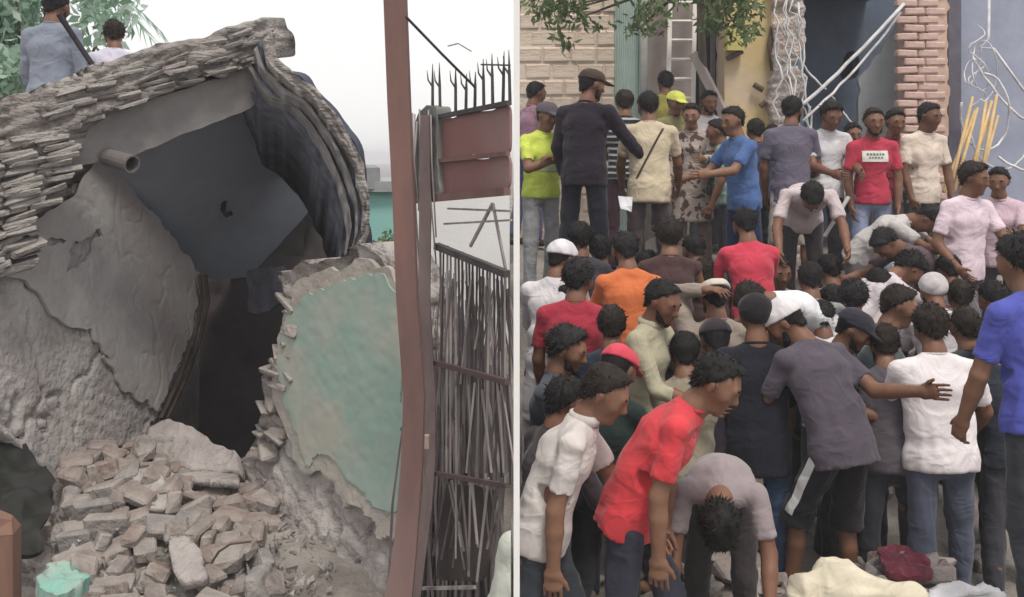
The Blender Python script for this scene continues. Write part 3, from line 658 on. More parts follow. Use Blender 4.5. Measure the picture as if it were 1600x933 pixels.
PEOPLE = [dict(hx=a, hy=b, d=c, yaw=y, st=1.62 + 0.02 * (a % 4), shirt=sh, bend=8 + a % 14, low=CHAR, R=WORK, L=WORK if a % 3 else DOWN, hair='bushy' if a % 2 else 'short', sleeve='l' if a % 5 == 0 else 's', label=lb, sk=a % 3) for a, b, c, y, sh, lb in MORE] + [
 # ---- left: two people on the roof
 dict(hx=88, hy=-14, d=8.0, yaw=170, st=1.72, shirt=lin(128, 136, 152), low=CHAR, sleeve='h', bend=4, hp=16, strap=0, label='person in a blue-grey shirt, back turned, on the broken roof', group='people on the collapsed roof', legs=((2, 2), (-2, 4))),
 dict(hx=178, hy=17, d=8.3, yaw=205, st=1.55, shirt=lin(200, 196, 214), low=CHAR, bend=10, label='person in a whitish shirt on the broken roof beside the taller one', group='people on the collapsed roof', L=WORK, R=WORK),
 # ---- back row, left to right
 dict(hx=826, hy=128, d=11.4, yaw=120, st=1.7, shirt=lin(150, 110, 130), low=lin(90, 88, 130), hair='short', label='half-hidden person behind the yellow vest at the pale stone wall'),
 dict(hx=850, hy=160, d=9.5, yaw=25, hyaw=10, st=1.68, shirt=lin(196, 214, 50), low=lin(150, 150, 155), sleeve='s', R=FOLD, L=FOLD, hair='cap', hc=(0.10, 0.08, 0.10), vest_tape=True, label='person in a yellow-green high-visibility vest with folded arms', fit=1.06),
 dict(hx=924, hy=109, d=9.0, yaw=150, hyaw=-35, st=1.82, bend=5, shirt=(0.022, 0.017, 0.026), low=(0.018, 0.019, 0.028), sleeve='l', hair='cap', hc=(0.055, 0.038, 0.026), R=(30, 25, 15, -20), L=(5, 14, 20, 0), wide=1.08, hem=0.12, label='tall person all in black with a brown cap, in the back row', fit=1.08),
 dict(hx=976, hy=141, d=10.2, yaw=175, st=1.74, shirt=(0.022, 0.022, 0.026), kind='stripe', c2=(0.34, 0.34, 0.35), low=(0.05, 0.025, 0.035), L=WORK, R=DOWN, label='person in a black shirt with thin white stripes, back turned'),
 dict(hx=1012, hy=144, d=9.1, yaw=170, hyaw=20, st=1.74, bend=8, shirt=lin(196, 180, 150), low=(0.06, 0.045, 0.05), R=(20, 12, 25, 0), L=(14, 14, 30, 0), strap=1, hem=0.14, label='person in a cream short-sleeved shirt with a shoulder strap, back turned', fit=1.08),
 dict(hx=1040, hy=112, d=11.6, yaw=180, st=1.7, shirt=lin(150, 140, 60), low=CHAR, label='person with a yellow-green collar under the white ladder'),
 dict(hx=1056, hy=143, d=11.0, yaw=20, st=1.65, shirt=lin(130, 126, 80), low=CHAR, hair='cap', hc=lin(200, 205, 60), label='person wearing a bright yellow-green cap at the back'),
 dict(hx=1080, hy=162, d=10.5, yaw=-15, st=1.66, shirt=lin(176, 160, 150), kind='print', c2=lin(90, 70, 66), low=lin(150, 130, 120), hem=0.38, sleeve='l', label='person in a cream and brown patterned tunic facing forward', R=DOWN, L=FWD, sk=2),
 dict(hx=1108, hy=142, d=11.6, yaw=10, st=1.7, shirt=lin(206, 196, 196), low=CHAR, label='person in a pale shirt under the slanting plank'),
 dict(hx=1121, hy=186, yaw=-100, st=1.64, d=10.2, shirt=lin(130, 160, 150), low=CHAR, label='person in a pale green top behind the blue shirt'),
 dict(hx=1145, hy=167, d=9.4, yaw=-68, hyaw=10, st=1.72, bend=8, shirt=lin(70, 104, 160), low=lin(40, 52, 90), R=(38, 5, 40, 0), L=(42, 6, 42, 0), hem=0.1, hair='short', label='person in a blue T-shirt reaching out to the left', fit=1.08, sk=2),
 dict(hx=1180, hy=186, d=10.6, yaw=190, st=1.62, shirt=lin(60, 62, 90), low=CHAR, label='person in dark blue behind the reaching blue T-shirt'),
 dict(hx=1238, hy=151, d=9.6, yaw=172, hyaw=-25, st=1.76, shirt=lin(100, 94, 112), low=lin(196, 182, 172), lowkind='shorts', R=(10, 12, 35, 10), L=(4, 10, 14, 4), hem=0.14, label='person in a grey T-shirt and cream knee-length shorts, back turned', fit=1.05),
 dict(hx=1299, hy=159, d=9.8, yaw=10, hp=28, st=1.72, shirt=lin(205, 204, 208), low=CHAR, R=WORK, L=WORK, hair='bushy', label='person in a light grey T-shirt looking down, next to the red T-shirt', hem=0.08),
 dict(hx=1333, hy=192, d=11.0, yaw=0, st=1.64, shirt=lin(180, 170, 176), low=CHAR, label='small face peering between the light grey and red T-shirts'),
 dict(hx=1366, hy=169, d=9.7, yaw=-4, hp=10, st=1.72, shirt=lin(190, 42, 72), low=lin(140, 152, 186), chest_print=True, R=(2, 9, 10, 4), L=(2, 9, 10, 4), label='person in a red T-shirt with a white chest print and light blue jeans'),
 dict(hx=1399, hy=171, d=10.4, yaw=5, st=1.72, shirt=lin(140, 44, 66), low=lin(150, 136, 140), label='person in a dark red T-shirt and grey trousers behind the red one'),
 dict(hx=1452, hy=161, d=9.9, yaw=12, hyaw=20, st=1.74, shirt=lin(218, 200, 184), low=lin(72, 74, 76), hem=0.1, label='person in a cream T-shirt and dark trousers before the brick pillar', hair='short', fit=1.06, sk=1),
 dict(hx=1268, hy=281, d=8.9, yaw=-8, bend=72, hp=85, st=1.68, shirt=lin(196, 180, 182), low=(0.05, 0.042, 0.045), R=(24, 16, 20, 0), L=(30, 16, 20, 0), label='person doubled over with pale shirt back and dark trousers, before the grey shorts'),
 dict(hx=1522, hy=254, d=8.3, yaw=18, hyaw=25, st=1.72, shirt=lin(222, 200, 212), low=lin(84, 82, 92), R=(-4, 18, 50, 10), L=(30, 10, 60, 10), hem=0.1, label='person in a pale pink T-shirt on the rubble at right', fit=1.08, hair='bushy'),
 dict(hx=1560, hy=262, d=9.0, yaw=-30, st=1.66, shirt=lin(206, 176, 190), low=CHAR, label='person in dusty pink behind the pale pink T-shirt', L=FWD),
 dict(hx=1448, hy=318, d=8.9, yaw=60, bend=58, hp=75, st=1.66, shirt=lin(190, 186, 184), low=lin(110, 104, 104), R=REACH, L=REACH, label='person in a light grey shirt stooping under the cream T-shirt'),
 # ---- middle rows
 dict(hx=1164, hy=326, d=7.6, yaw=188, bend=16, st=1.66, shirt=lin(200, 44, 72), low=NAVY, R=WORK, L=(30, 14, 30, 0), label='person in a crimson T-shirt, back turned, in the middle of the crowd'),
 dict(hx=867, hy=377, d=7.1, yaw=165, hyaw=-30, st=1.68, bend=14, shirt=lin(205, 200, 204), low=OFFW, sleeve='l', hem=0.4, hair='kufi', hc=lin(212, 208, 214), label='person in a white tunic and white skullcap by the white post', R=WORK, L=WORK),
 dict(hx=906, hy=349, d=7.9, yaw=185, st=1.66, shirt=CHAR, low=CHAR, hair='bushy', label='bushy-haired person in dark clothes behind the white skullcap'),
 dict(hx=976, hy=363, d=7.0, yaw=195, st=1.68, bend=14, shirt=lin(208, 104, 38), low=NAVY, R=WORK, L=WORK, label='person in an orange shirt, back turned', fit=1.1, wide=1.05),
 dict(hx=938, hy=368, d=8.0, yaw=180, st=1.62, shirt=(0.05, 0.03, 0.045), low=CHAR, label='person in dark purple between the skullcap and the orange shirt'),
 dict(hx=1045, hy=343, d=7.5, yaw=178, st=1.7, bend=10, shirt=(0.07, 0.04, 0.04), sleeve='none', low=CHAR, R=(20, 16, 40, 10), L=(20, 16, 40, 10), label='person in a sleeveless dark brown vest with bare shoulders', sk=2, hair='bushy'),
 dict(hx=1084, hy=368, d=8.1, yaw=200, st=1.62, bend=20, shirt=(0.08, 0.05, 0.05), low=CHAR, label='person in dark brown stooping between the vest and the crimson shirt'),
 dict(hx=904, hy=406, d=6.55, yaw=172, hyaw=-20, st=1.7, bend=10, shirt=lin(168, 34, 58), low=NAVY, hair='bushy', label='person in a dark red T-shirt, back turned, near the white post', wide=1.06, fit=1.05),
 dict(hx=1034, hy=438, d=6.1, yaw=58, hp=24, hyaw=-10, st=1.7, bend=8, shirt=lin(172, 166, 138), low=lin(120, 116, 96), sleeve='h', beard=True, hair='short', collar=True, R=WORK, L=WORK, hem=0.3, label='bearded person in a khaki collared shirt looking down to the right'),
 dict(hx=956, hy=478, d=6.2, yaw=175, st=1.64, shirt=(0.03, 0.04, 0.06), low=NAVY, label='person in dark navy behind the red cap, back turned'),
 dict(hx=1116, hy=432, d=6.35, yaw=185, st=1.66, bend=8, hp=14, shirt=lin(150, 136, 124), low=lin(130, 120, 110), sleeve='l', hem=0.35, hair='band', hc=lin(196, 186, 170), L=(150, 14, 110, 40), R=DOWN, label='person in a tan tunic with a pale headband, hand raised to the head'),
 dict(hx=1118, hy=500, d=6.0, yaw=185, st=1.62, shirt=(0.03, 0.025, 0.035), low=CHAR, hair='cap', hc=(0.035, 0.028, 0.035), bend=12, label='person in a dark cap before the tan tunic'),
 dict(hx=1180, hy=460, d=5.9, yaw=178, st=1.72, shirt=(0.016, 0.017, 0.025), low=lin(62, 86, 118), sleeve='l', hem=0.16, hair='wrap', hc=(0.02, 0.017, 0.02), wide=1.0, R=WORK, L=WORK, label='person in a black top and black headscarf with blue jeans', fit=1.08),
 dict(hx=1176, hy=438, d=7.1, yaw=-75, bend=66, hp=75, st=1.66, shirt=lin(226, 226, 230), low=CHAR, R=REACH, L=REACH, label='person in a white shirt stooping low behind the black headscarf'),
 dict(hx=1266, hy=410, d=7.2, yaw=170, st=1.66, bend=14, shirt=lin(140, 148, 142), low=CHAR, R=WORK, L=WORK, label='person in a grey-green shirt behind the stooping white shirt'),
 dict(hx=1334, hy=438, d=6.9, yaw=160, st=1.66, bend=10, shirt=(0.07, 0.05, 0.06), low=CHAR, hair='bushy', label='bushy-haired person in dark plum before the light blue jeans', R=WORK, L=WORK),
 dict(hx=1333, hy=484, d=6.3, yaw=60, hp=30, st=1.62, shirt=(0.05, 0.045, 0.055), low=CHAR, hair='cap', hc=(0.03, 0.028, 0.04), label='person in a dark cap and dark shirt facing right', R=WORK, L=WORK),
 dict(hx=1404, hy=446, d=6.4, yaw=75, hyaw=0, st=1.68, bend=12, shirt=lin(128, 140, 140), low=CHAR, R=WORK, L=WORK, label='person in a grey-green shirt in profile facing right', sk=2),
 dict(hx=1420, hy=393, d=7.6, yaw=100, bend=46, hp=60, st=1.66, shirt=lin(200, 190, 196), low=CHAR, R=REACH, L=REACH, hair='bushy', label='person in a pale shirt bending right beside the light blue jeans'),
 dict(hx=1384, hy=355, d=8.4, yaw=-70, bend=50, hp=65, st=1.64, shirt=(0.10, 0.07, 0.08), low=CHAR, R=REACH, L=REACH, label='person in dull maroon bending down before the light blue jeans'),
 dict(hx=1458, hy=428, d=7.0, yaw=175, st=1.66, bend=20, shirt=lin(196, 190, 196), low=CHAR, hair='wrap', hc=lin(190, 184, 186), label='person in a white headscarf in the middle right', R=WORK, L=WORK),
 dict(hx=1508, hy=482, d=6.5, yaw=185, st=1.64, shirt=(0.045, 0.05, 0.056), low=CHAR, label='person in dark grey behind the white T-shirt, back turned', sleeve='l'),
 dict(hx=1552, hy=440, d=6.9, yaw=190, bend=26, hp=30, st=1.66, shirt=(0.03, 0.04, 0.06), low=CHAR, label='person in dark navy behind the purple-blue T-shirt', sleeve='l'),
 dict(hx=886, hy=511, d=5.75, yaw=70, hp=20, st=1.66, shirt=lin(74, 80, 90), low=CHAR, hair='bushy', R=WORK, L=WORK, label='person in a slate grey shirt looking right, by the white post', sk=2),
 dict(hx=966, hy=541, d=5.45, yaw=140, hp=30, st=1.66, shirt=lin(36, 50, 48), low=CHAR, hair='cap', hc=lin(206, 52, 76), R=WORK, L=WORK, label='person in a red cap and dark green shirt'),
 # ---- front row
 dict(hx=1454, hy=478, d=5.85, yaw=178, hp=22, st=1.74, bend=10, shirt=lin(226, 218, 220), low=lin(80, 86, 104), R=(20, 22, 30, 0), L=WORK, wide=1.1, hem=0.07, fit=1.1, hair='bushy', legs=((6, 4), (-8, 6)), shoes=True, label='person in a white T-shirt and grey-blue jeans with a hand on the back'),
 dict(hx=1228, hy=468, d=5.7, yaw=-148, hyaw=38, hp=40, st=1.76, bend=30, shirt=lin(84, 76, 88), low=(0.022, 0.021, 0.026), lowkind='shorts', lowstripe=True, hair='kufi', hc=lin(214, 210, 212), R=(12, 34, 26, -76), ik={1: (1438, 612, 5.60)}, L=(26, 8, 12, 0), wide=1.12, fit=1.12, hem=0.12, legs=((10, 12), (26, 20)), curl={1: 0.12, -1: 0.5}, label='person in a white skullcap, dark grey T-shirt and black striped shorts'),
 dict(hx=1596, hy=366, d=4.85, yaw=-158, hp=14, st=1.76, bend=6, shirt=lin(72, 80, 172), low=(0.04, 0.043, 0.052), L=(14, 10, 14, 6), R=DOWN, wide=1.08, fit=1.08, label='person in a purple-blue T-shirt at the right edge', hair='bushy', sk=2),
 dict(hx=1118, hy=553, d=4.75, yaw=74, hp=34, hyaw=-5, st=1.72, bend=34, shirt=lin(214, 44, 56), low=(0.04, 0.04, 0.06), R=(-14, 6, 14, 0), L=(-16, 2, 12, 6), wide=1.06, fit=1.1, hem=0.1, legs=((-4, 8), (22, 22)), label='person in a bright red T-shirt leaning forward in the front row', sk=2),
 dict(hx=944, hy=571, d=4.65, yaw=80, hp=30, hyaw=-8, st=1.66, bend=24, shirt=lin(206, 198, 194), low=(0.042, 0.048, 0.058), R=(-14, 6, 12, 0), L=(30, 4, 8, 0), collar=True, hem=0.08, fit=1.06, legs=((-6, 6), (20, 16)), label='person in a white polo shirt leaning forward in the front row', sk=2),
 dict(hx=1124, hy=772, d=5.3, yaw=-12, bend=88, hp=112, st=1.58, shirt=lin(150, 138, 140), low=(0.045, 0.038, 0.04), R=(10, 10, 20, 0), L=(14, 12, 18, 0), sleeve='s', hem=0.04, label='person bent double in a faded grey shirt, head down at the front', hair='bushy', legs=((-4, 6), (4, 10))),
]
def rampz(d): return 0.1 + 1.37 * min(1.0, max(0.0, (d - 6.0) / 4.5))
SOLVED = []
for q0 in PEOPLE:
    q = dict(DEF); q.update(q0)
    roof = q['hx'] < 800
    J, base, dz = solve(q, (lambda d: 0.0) if roof else rampz)
    if not roof:                                             # nobody stands inside the white post at the seam
        xs = [J[k][0] for k in ('el1', 'el-1', 'wr1', 'wr-1', 'hc', 'sh1', 'sh-1')]
        over = 0.12 - (base[0] + min(xs))
        if over > 0: base[0] += over
    for sg, (px, py, dd) in q.get('ik', {}).items():         # a hand that rests on something: two-bone reach
        t = P(px, py, dd) - base; sh = J['sh%d' % sg]; l1, l2 = 0.285 * J['s'], 0.25 * J['s']
        v = t - sh; D = min(np.linalg.norm(v), l1 + l2 - 0.01); v = nrm(v); ca = (l1 * l1 + D * D - l2 * l2) / (2 * l1 * D)
        pole = np.array((0, -0.25, -1.0)); pole = nrm(pole - v * np.dot(pole, v)); e = sh + v * l1 * ca + pole * l1 * math.sqrt(max(0, 1 - ca * ca))
        J['el%d' % sg], J['wr%d' % sg] = e, sh + v * D; J['fd%d' % sg] = nrm(J['wr%d' % sg] - e)
    SOLVED.append((q, J, base, dz, roof))
# ------------------------------------------------------------------ the ground
M_EARTH = surf('rubble_earth', (0.25, 0.225, 0.20), (0.13, 0.115, 0.105), scale=3.0, bump=0.8, bscale=26, dist=0.03, c3=(0.33, 0.31, 0.285), ramp3=(0.5, 0.7))
M_BRICKS = [surf('old_brick', c, tuple(x * 0.7 for x in c), scale=9, bump=0.9, bscale=30, dist=0.02, c3=(0.345, 0.31, 0.285), ramp3=(0.42, 0.62)) for c in ((0.30, 0.25, 0.225), (0.28, 0.24, 0.225), (0.33, 0.295, 0.27), (0.30, 0.235, 0.205), (0.28, 0.26, 0.25))]
def sstep(a, b, x): t = np.clip((x - a) / (b - a), 0, 1); return t * t * (3 - 2 * t)
BUMPS = [((1130 - 800) / F * 5.7, 5.75, 0.32, 0.42), ((1330 - 800) / F * 5.6, 5.35, 0.30, 0.5), ((1215 - 800) / F * 7.9, 7.9, 0.22, 0.5), ((1430 - 800) / F * 5.6, 5.62, 0.34, 0.5)]
for q, J, b, dz, roof in SOLVED:
    if not roof and dz > 0.06: BUMPS.append((b[0], b[1], dz, 0.42))
def ground_z(x, y):
    x = np.asarray(x, float); y = np.asarray(y, float)
    ramp = 0.1 + 1.37 * np.clip((y - 6.0) / 4.5, 0, 1)
    z = ramp * sstep(-1.3, 0.0, x)
    bump = np.zeros_like(z)
    for bx_, by_, bz_, br_ in BUMPS: bump = np.maximum(bump, bz_ * np.exp(-((x - bx_) ** 2 + (y - by_) ** 2) / (2 * (br_ * 0.7) ** 2)))
    return z + bump * sstep(-0.05, 0.1, x)
def dense(lo, hi, step, far):
    a = np.arange(lo, hi + 1e-6, step); out = [hi + 0.4 * 1.6 ** k for k in range(30)]; out = [t for t in out if t < far] + [far]
    inn = [lo - 0.4 * 1.6 ** k for k in range(30)]; inn = [t for t in inn if t > -far] + [-far]
    return np.array(inn[::-1] + list(a) + out)
gx, gy = dense(-5, 7, 0.07, 700), dense(2.5, 13, 0.07, 700)
X, Y = np.meshgrid(gx, gy, indexing='ij'); Z = ground_z(X, Y)
near = sstep(-9, -5, X) * (1 - sstep(7, 10, X)) * sstep(0, 2.5, Y) * (1 - sstep(13, 16, Y))
pp = np.stack((X, Y, Z * 0), -1)
Z = Z + near * (0.035 * fbm(pp * 4, 3, 3) + 0.03 * fbm(pp * 13, 5, 2)) - 0.01
n0, n1 = X.shape; ii = np.arange(n0 * n1).reshape(n0, n1)
Q = np.stack((ii[:-1, :-1], ii[1:, :-1], ii[1:, 1:], ii[:-1, 1:]), -1).reshape(-1, 4)
ground = quick('ground', np.stack((X, Y, Z), -1).reshape(-1, 3), Q, M_EARTH); ground['kind'] = 'structure'

# broken brick and stone pieces, a few meshes shared by all
def chip(w, d, h, jit, seed):
    r = np.random.default_rng(seed); b = 0.16 * min(w, d, h); V = []; F_ = []
    mb = MB(); c = []
    for sx in (-1, 1):
        for sy in (-1, 1):
            for sz in (-1, 1):
                p = np.array((sx * w / 2, sy * d / 2, sz * h / 2)) * (1 + r.uniform(-jit, jit, 3)); c.append((p, sx, sy, sz))
    for p, sx, sy, sz in c:
        V += [p - (0, sy * b, sz * b), p - (sx * b, 0, sz * b), p - (sx * b, sy * b, 0)]
    V = np.array(V)
    import bmesh
    bm = bmesh.new(); vs = [bm.verts.new(v) for v in V]; bmesh.ops.convex_hull(bm, input=vs)
    me = bpy.data.meshes.new('piece'); bm.to_mesh(me); bm.free(); return me
BRICKM = [[], []]
for k in range(14):
    me = chip(0.21 * random.uniform(0.75, 1.0), 0.105, 0.068, 0.10, k) if k < 9 else chip(0.14, 0.11, 0.085, 0.25, k)
    me.materials.append(M_BRICKS[k % 5]); BRICKM[0].append(me)
for k in range(8):
    me = chip(0.13, 0.1, 0.08, 0.4, 50 + k); me.materials.append(M_BRICKS[(k * 2) % 5]); BRICKM[1].append(me)
def put(name, me, loc, rot, parent, scale=1.0):
    o = bpy.data.objects.new(name, me); COL.objects.link(o); o.parent = parent
    o.location = tuple(loc); o.rotation_euler = rot; o.scale = (scale,) * 3 if np.isscalar(scale) else scale
    return o
for k in range(230):
    if k < 110: px, d = random.uniform(1040, 1470), random.uniform(5.1, 6.1)
    elif k < 150: px, d = random.uniform(1180, 1260), random.uniform(7.2, 8.6)
    else: px, d = random.uniform(900, 1580), random.uniform(6.0, 10.0)
    x = (px - 800) / F * d
    put('stone', random.choice(BRICKM[k % 2]), (x, d, float(ground_z(x, d)) + 0.02), [random.uniform(-0.6, 0.6), random.uniform(-0.6, 0.6), random.uniform(0, 6.3)], ground, random.uniform(0.6, 1.3))

# ------------------------------------------------------------------ the collapsed house
M_MUD = surf('mud_masonry', (0.36, 0.325, 0.31), (0.23, 0.205, 0.195), scale=5, bump=1.0, bscale=22, dist=0.03, c3=(0.40, 0.37, 0.35), ramp3=(0.48, 0.66))
M_ROOF = surf('roof_masonry', (0.32, 0.293, 0.275), (0.18, 0.16, 0.15), scale=6, bump=1.0, bscale=20, dist=0.03, c3=(0.36, 0.34, 0.32), ramp3=(0.5, 0.7), stretch=(1, 1, 2.5))
M_GREYPL = surf('grey_plaster', (0.43, 0.42, 0.41), (0.34, 0.325, 0.32), scale=4, bump=0.5, bscale=20, dist=0.015, c3=(0.35, 0.32, 0.31), ramp3=(0.46, 0.62))
M_TURQ = surf('turquoise_plaster', (0.245, 0.36, 0.31), (0.29, 0.355, 0.315), scale=5, bump=0.15, bscale=22, dist=0.006, c3=(0.37, 0.365, 0.32), ramp3=(0.48, 0.66))
M_CEIL = surf('blue_grey_concrete', (0.33, 0.365, 0.43), (0.28, 0.31, 0.365), scale=1.6, bump=0.3, bscale=12, dist=0.01)
M_SLAB = surf('dark_slab', (0.15, 0.155, 0.19), (0.08, 0.083, 0.105), scale=5, bump=0.8, bscale=20, dist=0.02)
M_BEAM = surf('beam_concrete', (0.26, 0.25, 0.245), (0.18, 0.175, 0.175), scale=3, bump=0.5, bscale=18, dist=0.015)
M_INNER = surf('shade_plaster', (0.115, 0.098, 0.10), (0.07, 0.058, 0.062), scale=2, bump=0.4, bscale=10)  # shade of the room's depth put into the dark colour
M_WOODD = surf('dark_wood', (0.09, 0.07, 0.055), (0.04, 0.032, 0.028), scale=8, stretch=(1, 1, 0.15), bump=0.5, bscale=30)
house = empty('collapsed_house', (-2.8, 7.0, 0))
tag(house, 'collapsed grey brick house with tilted roof slab and turquoise inner wall', 'house')
HL = Vector(house.location)
def sub(o):                                   # keep world placement when parenting to the house
    o.parent = house; o.location = o.location - HL; return o
def subp(o, par): o.parent = par; return o             # pieces of a part
def rough(sa, sf, seed, courses=0.0, crow=0.08, tilt=0.0, cracks=0.0):
    def fn(u, v):
        p = np.stack((u, v, u * 0 + seed), -1)
        r = sa * fbm(p * sf, seed, 4) + sa * 0.5 * fbm(p * sf * 4.5, seed + 5, 2)
        if courses:
            w = (v * math.cos(tilt) + u * math.sin(tilt)) / crow + 0.45 * fbm(p * 2.5, seed + 2, 2)
            c = np.abs((w % 1.0) - 0.5) * 2; r = r - courses * np.clip((c - 0.62) / 0.38, 0, 1) * (0.6 + 0.6 * fbm(p * 4, seed + 8, 2))
        if cracks:
            m = np.abs(fbm(p * 2.2, seed + 9, 3)); r = r - cracks * np.clip(1 - m / 0.03, 0, 1)
        if sa > 0.015: hol = fbm(p * 5.0, seed + 14, 2); r = r - sa * 2.2 * np.clip((hol - 0.42) / 0.1, 0, 1) + sa * 0.35 * fbm(p * 24, seed + 17, 2)
        return r
    return fn
PLW = Plane(P(0, 400, 6.2), P(310, 450, 8.2), P(100, 740, 6.5))
left_o = sub(slab('left_wall', PLW, [(-90, 205), (60, 205), (92, 212), (150, 226), (178, 262), (210, 296), (304, 410), (314, 470), (290, 560), (252, 645), (218, 690), (85, 752), (40, 705), (0, 668), (-90, 600)], 0.32, 0.02, surf('left_masonry', (0.38, 0.355, 0.345), (0.27, 0.245, 0.24), scale=5, bump=0.9, bscale=22, dist=0.025, c3=(0.42, 0.40, 0.385), ramp3=(0.46, 0.62)), disp=lambda u, v: rough(0.011, 5, 21, 0.012, 0.085, 0.45, 0.05)(u, v) - 0.024, ragged=0.035, seed=2, smooth=False))
subp(slab('wall_plaster', PLW, [(-60, 240), (84, 222), (100, 220), (148, 230), (172, 262), (208, 298), (302, 412), (309, 470), (285, 560), (247, 640), (228, 632), (180, 588), (150, 548), (138, 512), (95, 497), (62, 462), (18, 432), (-60, 415), (-60, 395)], 0.02, 0.013, M_GREYPL, offset=0.004, disp=rough(0.005, 2.0, 22, 0, 0, 0, 0.006), ragged=0.09, rfreq=8, seed=4,
     holes=[[(100, 425), (112, 398), (128, 378), (152, 362), (158, 372), (140, 398), (118, 420)], [(52, 372), (60, 366), (110, 382), (105, 388)], [(143, 540), (158, 540), (168, 556), (150, 556)]]), left_o)
PRF = Plane(P(0, 200, 6.0), P(410, 60, 7.0), P(250, 150, 6.5725))
roofdisp = lambda u, v: (lambda p: 0.05 * fbm(p, 31, 4) + 0.022 * np.sign(vnoise(p * np.array((3, 2.6, 1)), 36)) * 0.6 + 0.035 * (1 - 2 * np.abs(fbm(p * 1.7 + 5, 33, 3))) + 0.02 * fbm(p * 5, 34, 2))(np.stack(((u * 0.94 + v * 0.36) * 2.2, (v * 0.94 - u * 0.36) * 15, u * 0), -1))
roof_o = sub(slab('roof', PRF, [(-120, 195), (0, 163), (62, 132), (150, 100), (205, 86), (240, 72), (300, 62), (330, 52), (380, 40), (412, 28), (430, 52), (424, 98), (396, 100), (330, 120), (230, 152), (150, 182), (112, 202), (98, 240), (70, 290), (20, 350), (-120, 400)], 0.5, 0.02, M_ROOF, disp=roofdisp, ragged=0.05, rfreq=7, seed=6, back=np.array((0.05, 0.45, 0.06)), smooth=False))
ncourse = 0; THIN = []
for k in range(7):
    me = chip(random.uniform(0.17, 0.23), 0.13, 0.032, 0.16, 140 + k); me.materials.append(M_ROOF); THIN.append(me)
for k in range(25):                                        # broken brick courses at the roof's left end
    y0 = 208 + 8.4 * k; xb = 108 - (y0 - 230) * 0.5
    x0 = -70 + random.uniform(0, 30)
    while x0 < xb - 14:
        L = random.uniform(50, 62); py = y0 - (x0 + L / 2) * 0.28 + 20
        c = PRF.hit(x0 + L / 2, py) + PRF.n * random.uniform(-0.04, 0.02)
        ang = math.radians(16 + random.uniform(-6, 6))
        o = put('brick', THIN[(ncourse * 3) % 7], c, (random.uniform(-0.25, 0.25), -ang, math.atan2(PRF.u[1], PRF.u[0]) + random.uniform(-0.2, 0.2)), None, random.uniform(0.9, 1.1)); subp(o, roof_o)
        x0 += L + random.uniform(-2, 3); ncourse += 1
for row in range(10):                                       # thin brick courses along the sloping roof edge
    x0 = 60 + random.uniform(0, 40)
    while x0 < 392:
        L = random.uniform(34, 60)
        ytop, ybot = 165 - 0.345 * (x0 + L / 2) + 12, 232 - 0.33 * (x0 + L / 2)
        py = ytop + (ybot - ytop) * (row + 0.5) / 10
        if random.random() < 0.45:
            c = PRF.hit(x0 + L / 2, py) + PRF.n * random.uniform(-0.05, 0.005)
            subp(put('brick', THIN[(ncourse * 3 + row) % 7], c, (random.uniform(-0.3, 0.3), -math.radians(19 + random.uniform(-7, 7)), math.atan2(PRF.u[1], PRF.u[0]) + random.uniform(-0.25, 0.25)), None, (random.uniform(0.7, 1.1), 1, random.uniform(0.55, 0.9))), roof_o)
        x0 += L + random.uniform(0, 6); ncourse += 1
PBM = Plane(P(115, 215, 6.36), P(395, 130, 7.05), P(120, 245, 6.38))
sub(slab('roof_beam', PBM, [(112, 205), (230, 158), (330, 126), (398, 104), (400, 166), (300, 206), (228, 236), (112, 262)], 0.28, 0.025, M_BEAM, disp=rough(0.008, 3, 41), ragged=0.012, seed=8))
PCE = Plane(P(110, 235, 6.95), P(400, 120, 7.6), P(420, 418, 9.3))
ceil_o = sub(slab('ceiling', PCE, [(105, 225), (300, 150), (418, 150), (430, 206), (475, 290), (528, 394), (425, 430), (330, 438), (290, 415), (200, 300)], 0.14, 0.03, M_CEIL, disp=rough(0.01, 1.5, 51), ragged=0.02, seed=9))
mb = MB(); mb.tube([PCE.hit(*p) + PCE.n * 0.02 + np.array((0, 0, 0.004 * i)) for i, p in enumerate(((424, 200), (434, 214), (452, 246), (462, 262), (480, 300), (503, 340), (529, 397)))], [0.028, 0.035, 0.026, 0.034, 0.028, 0.034, 0.03], 5); subp(build(mb, 'slab_lip', M_BEAM), ceil_o)
PVD = Plane(P(380, 200, 9.6), P(570, 200, 9.2), P(380, 400, 9.9))
sub(slab('void_shade_panel', PVD, [(350, 90), (470, 120), (560, 230), (572, 400), (420, 445), (370, 200)], 0.1, 0.06, surf('navy_shade', (0.07, 0.075, 0.11), (0.045, 0.05, 0.075), scale=3, bump=0.4), disp=rough(0.03, 3, 54), seed=10))  # panel added in the gap, its shade given as dark navy colour
mb = MB(); c = PCE.hit(350, 316); mb.tube([c + np.array((0, 0.02, 0.02)), c - np.array((0, 0.03, 0.06)), c + np.array((0.03, -0.04, -0.10)), c + np.array((0.07, -0.04, -0.08))], 0.02, 8); sub(build(mb, 'ceiling_hook', plain('iron', (0.03, 0.03, 0.032), 0.6), None, True))
mb = MB(); c = P(190, 252, 6.42)
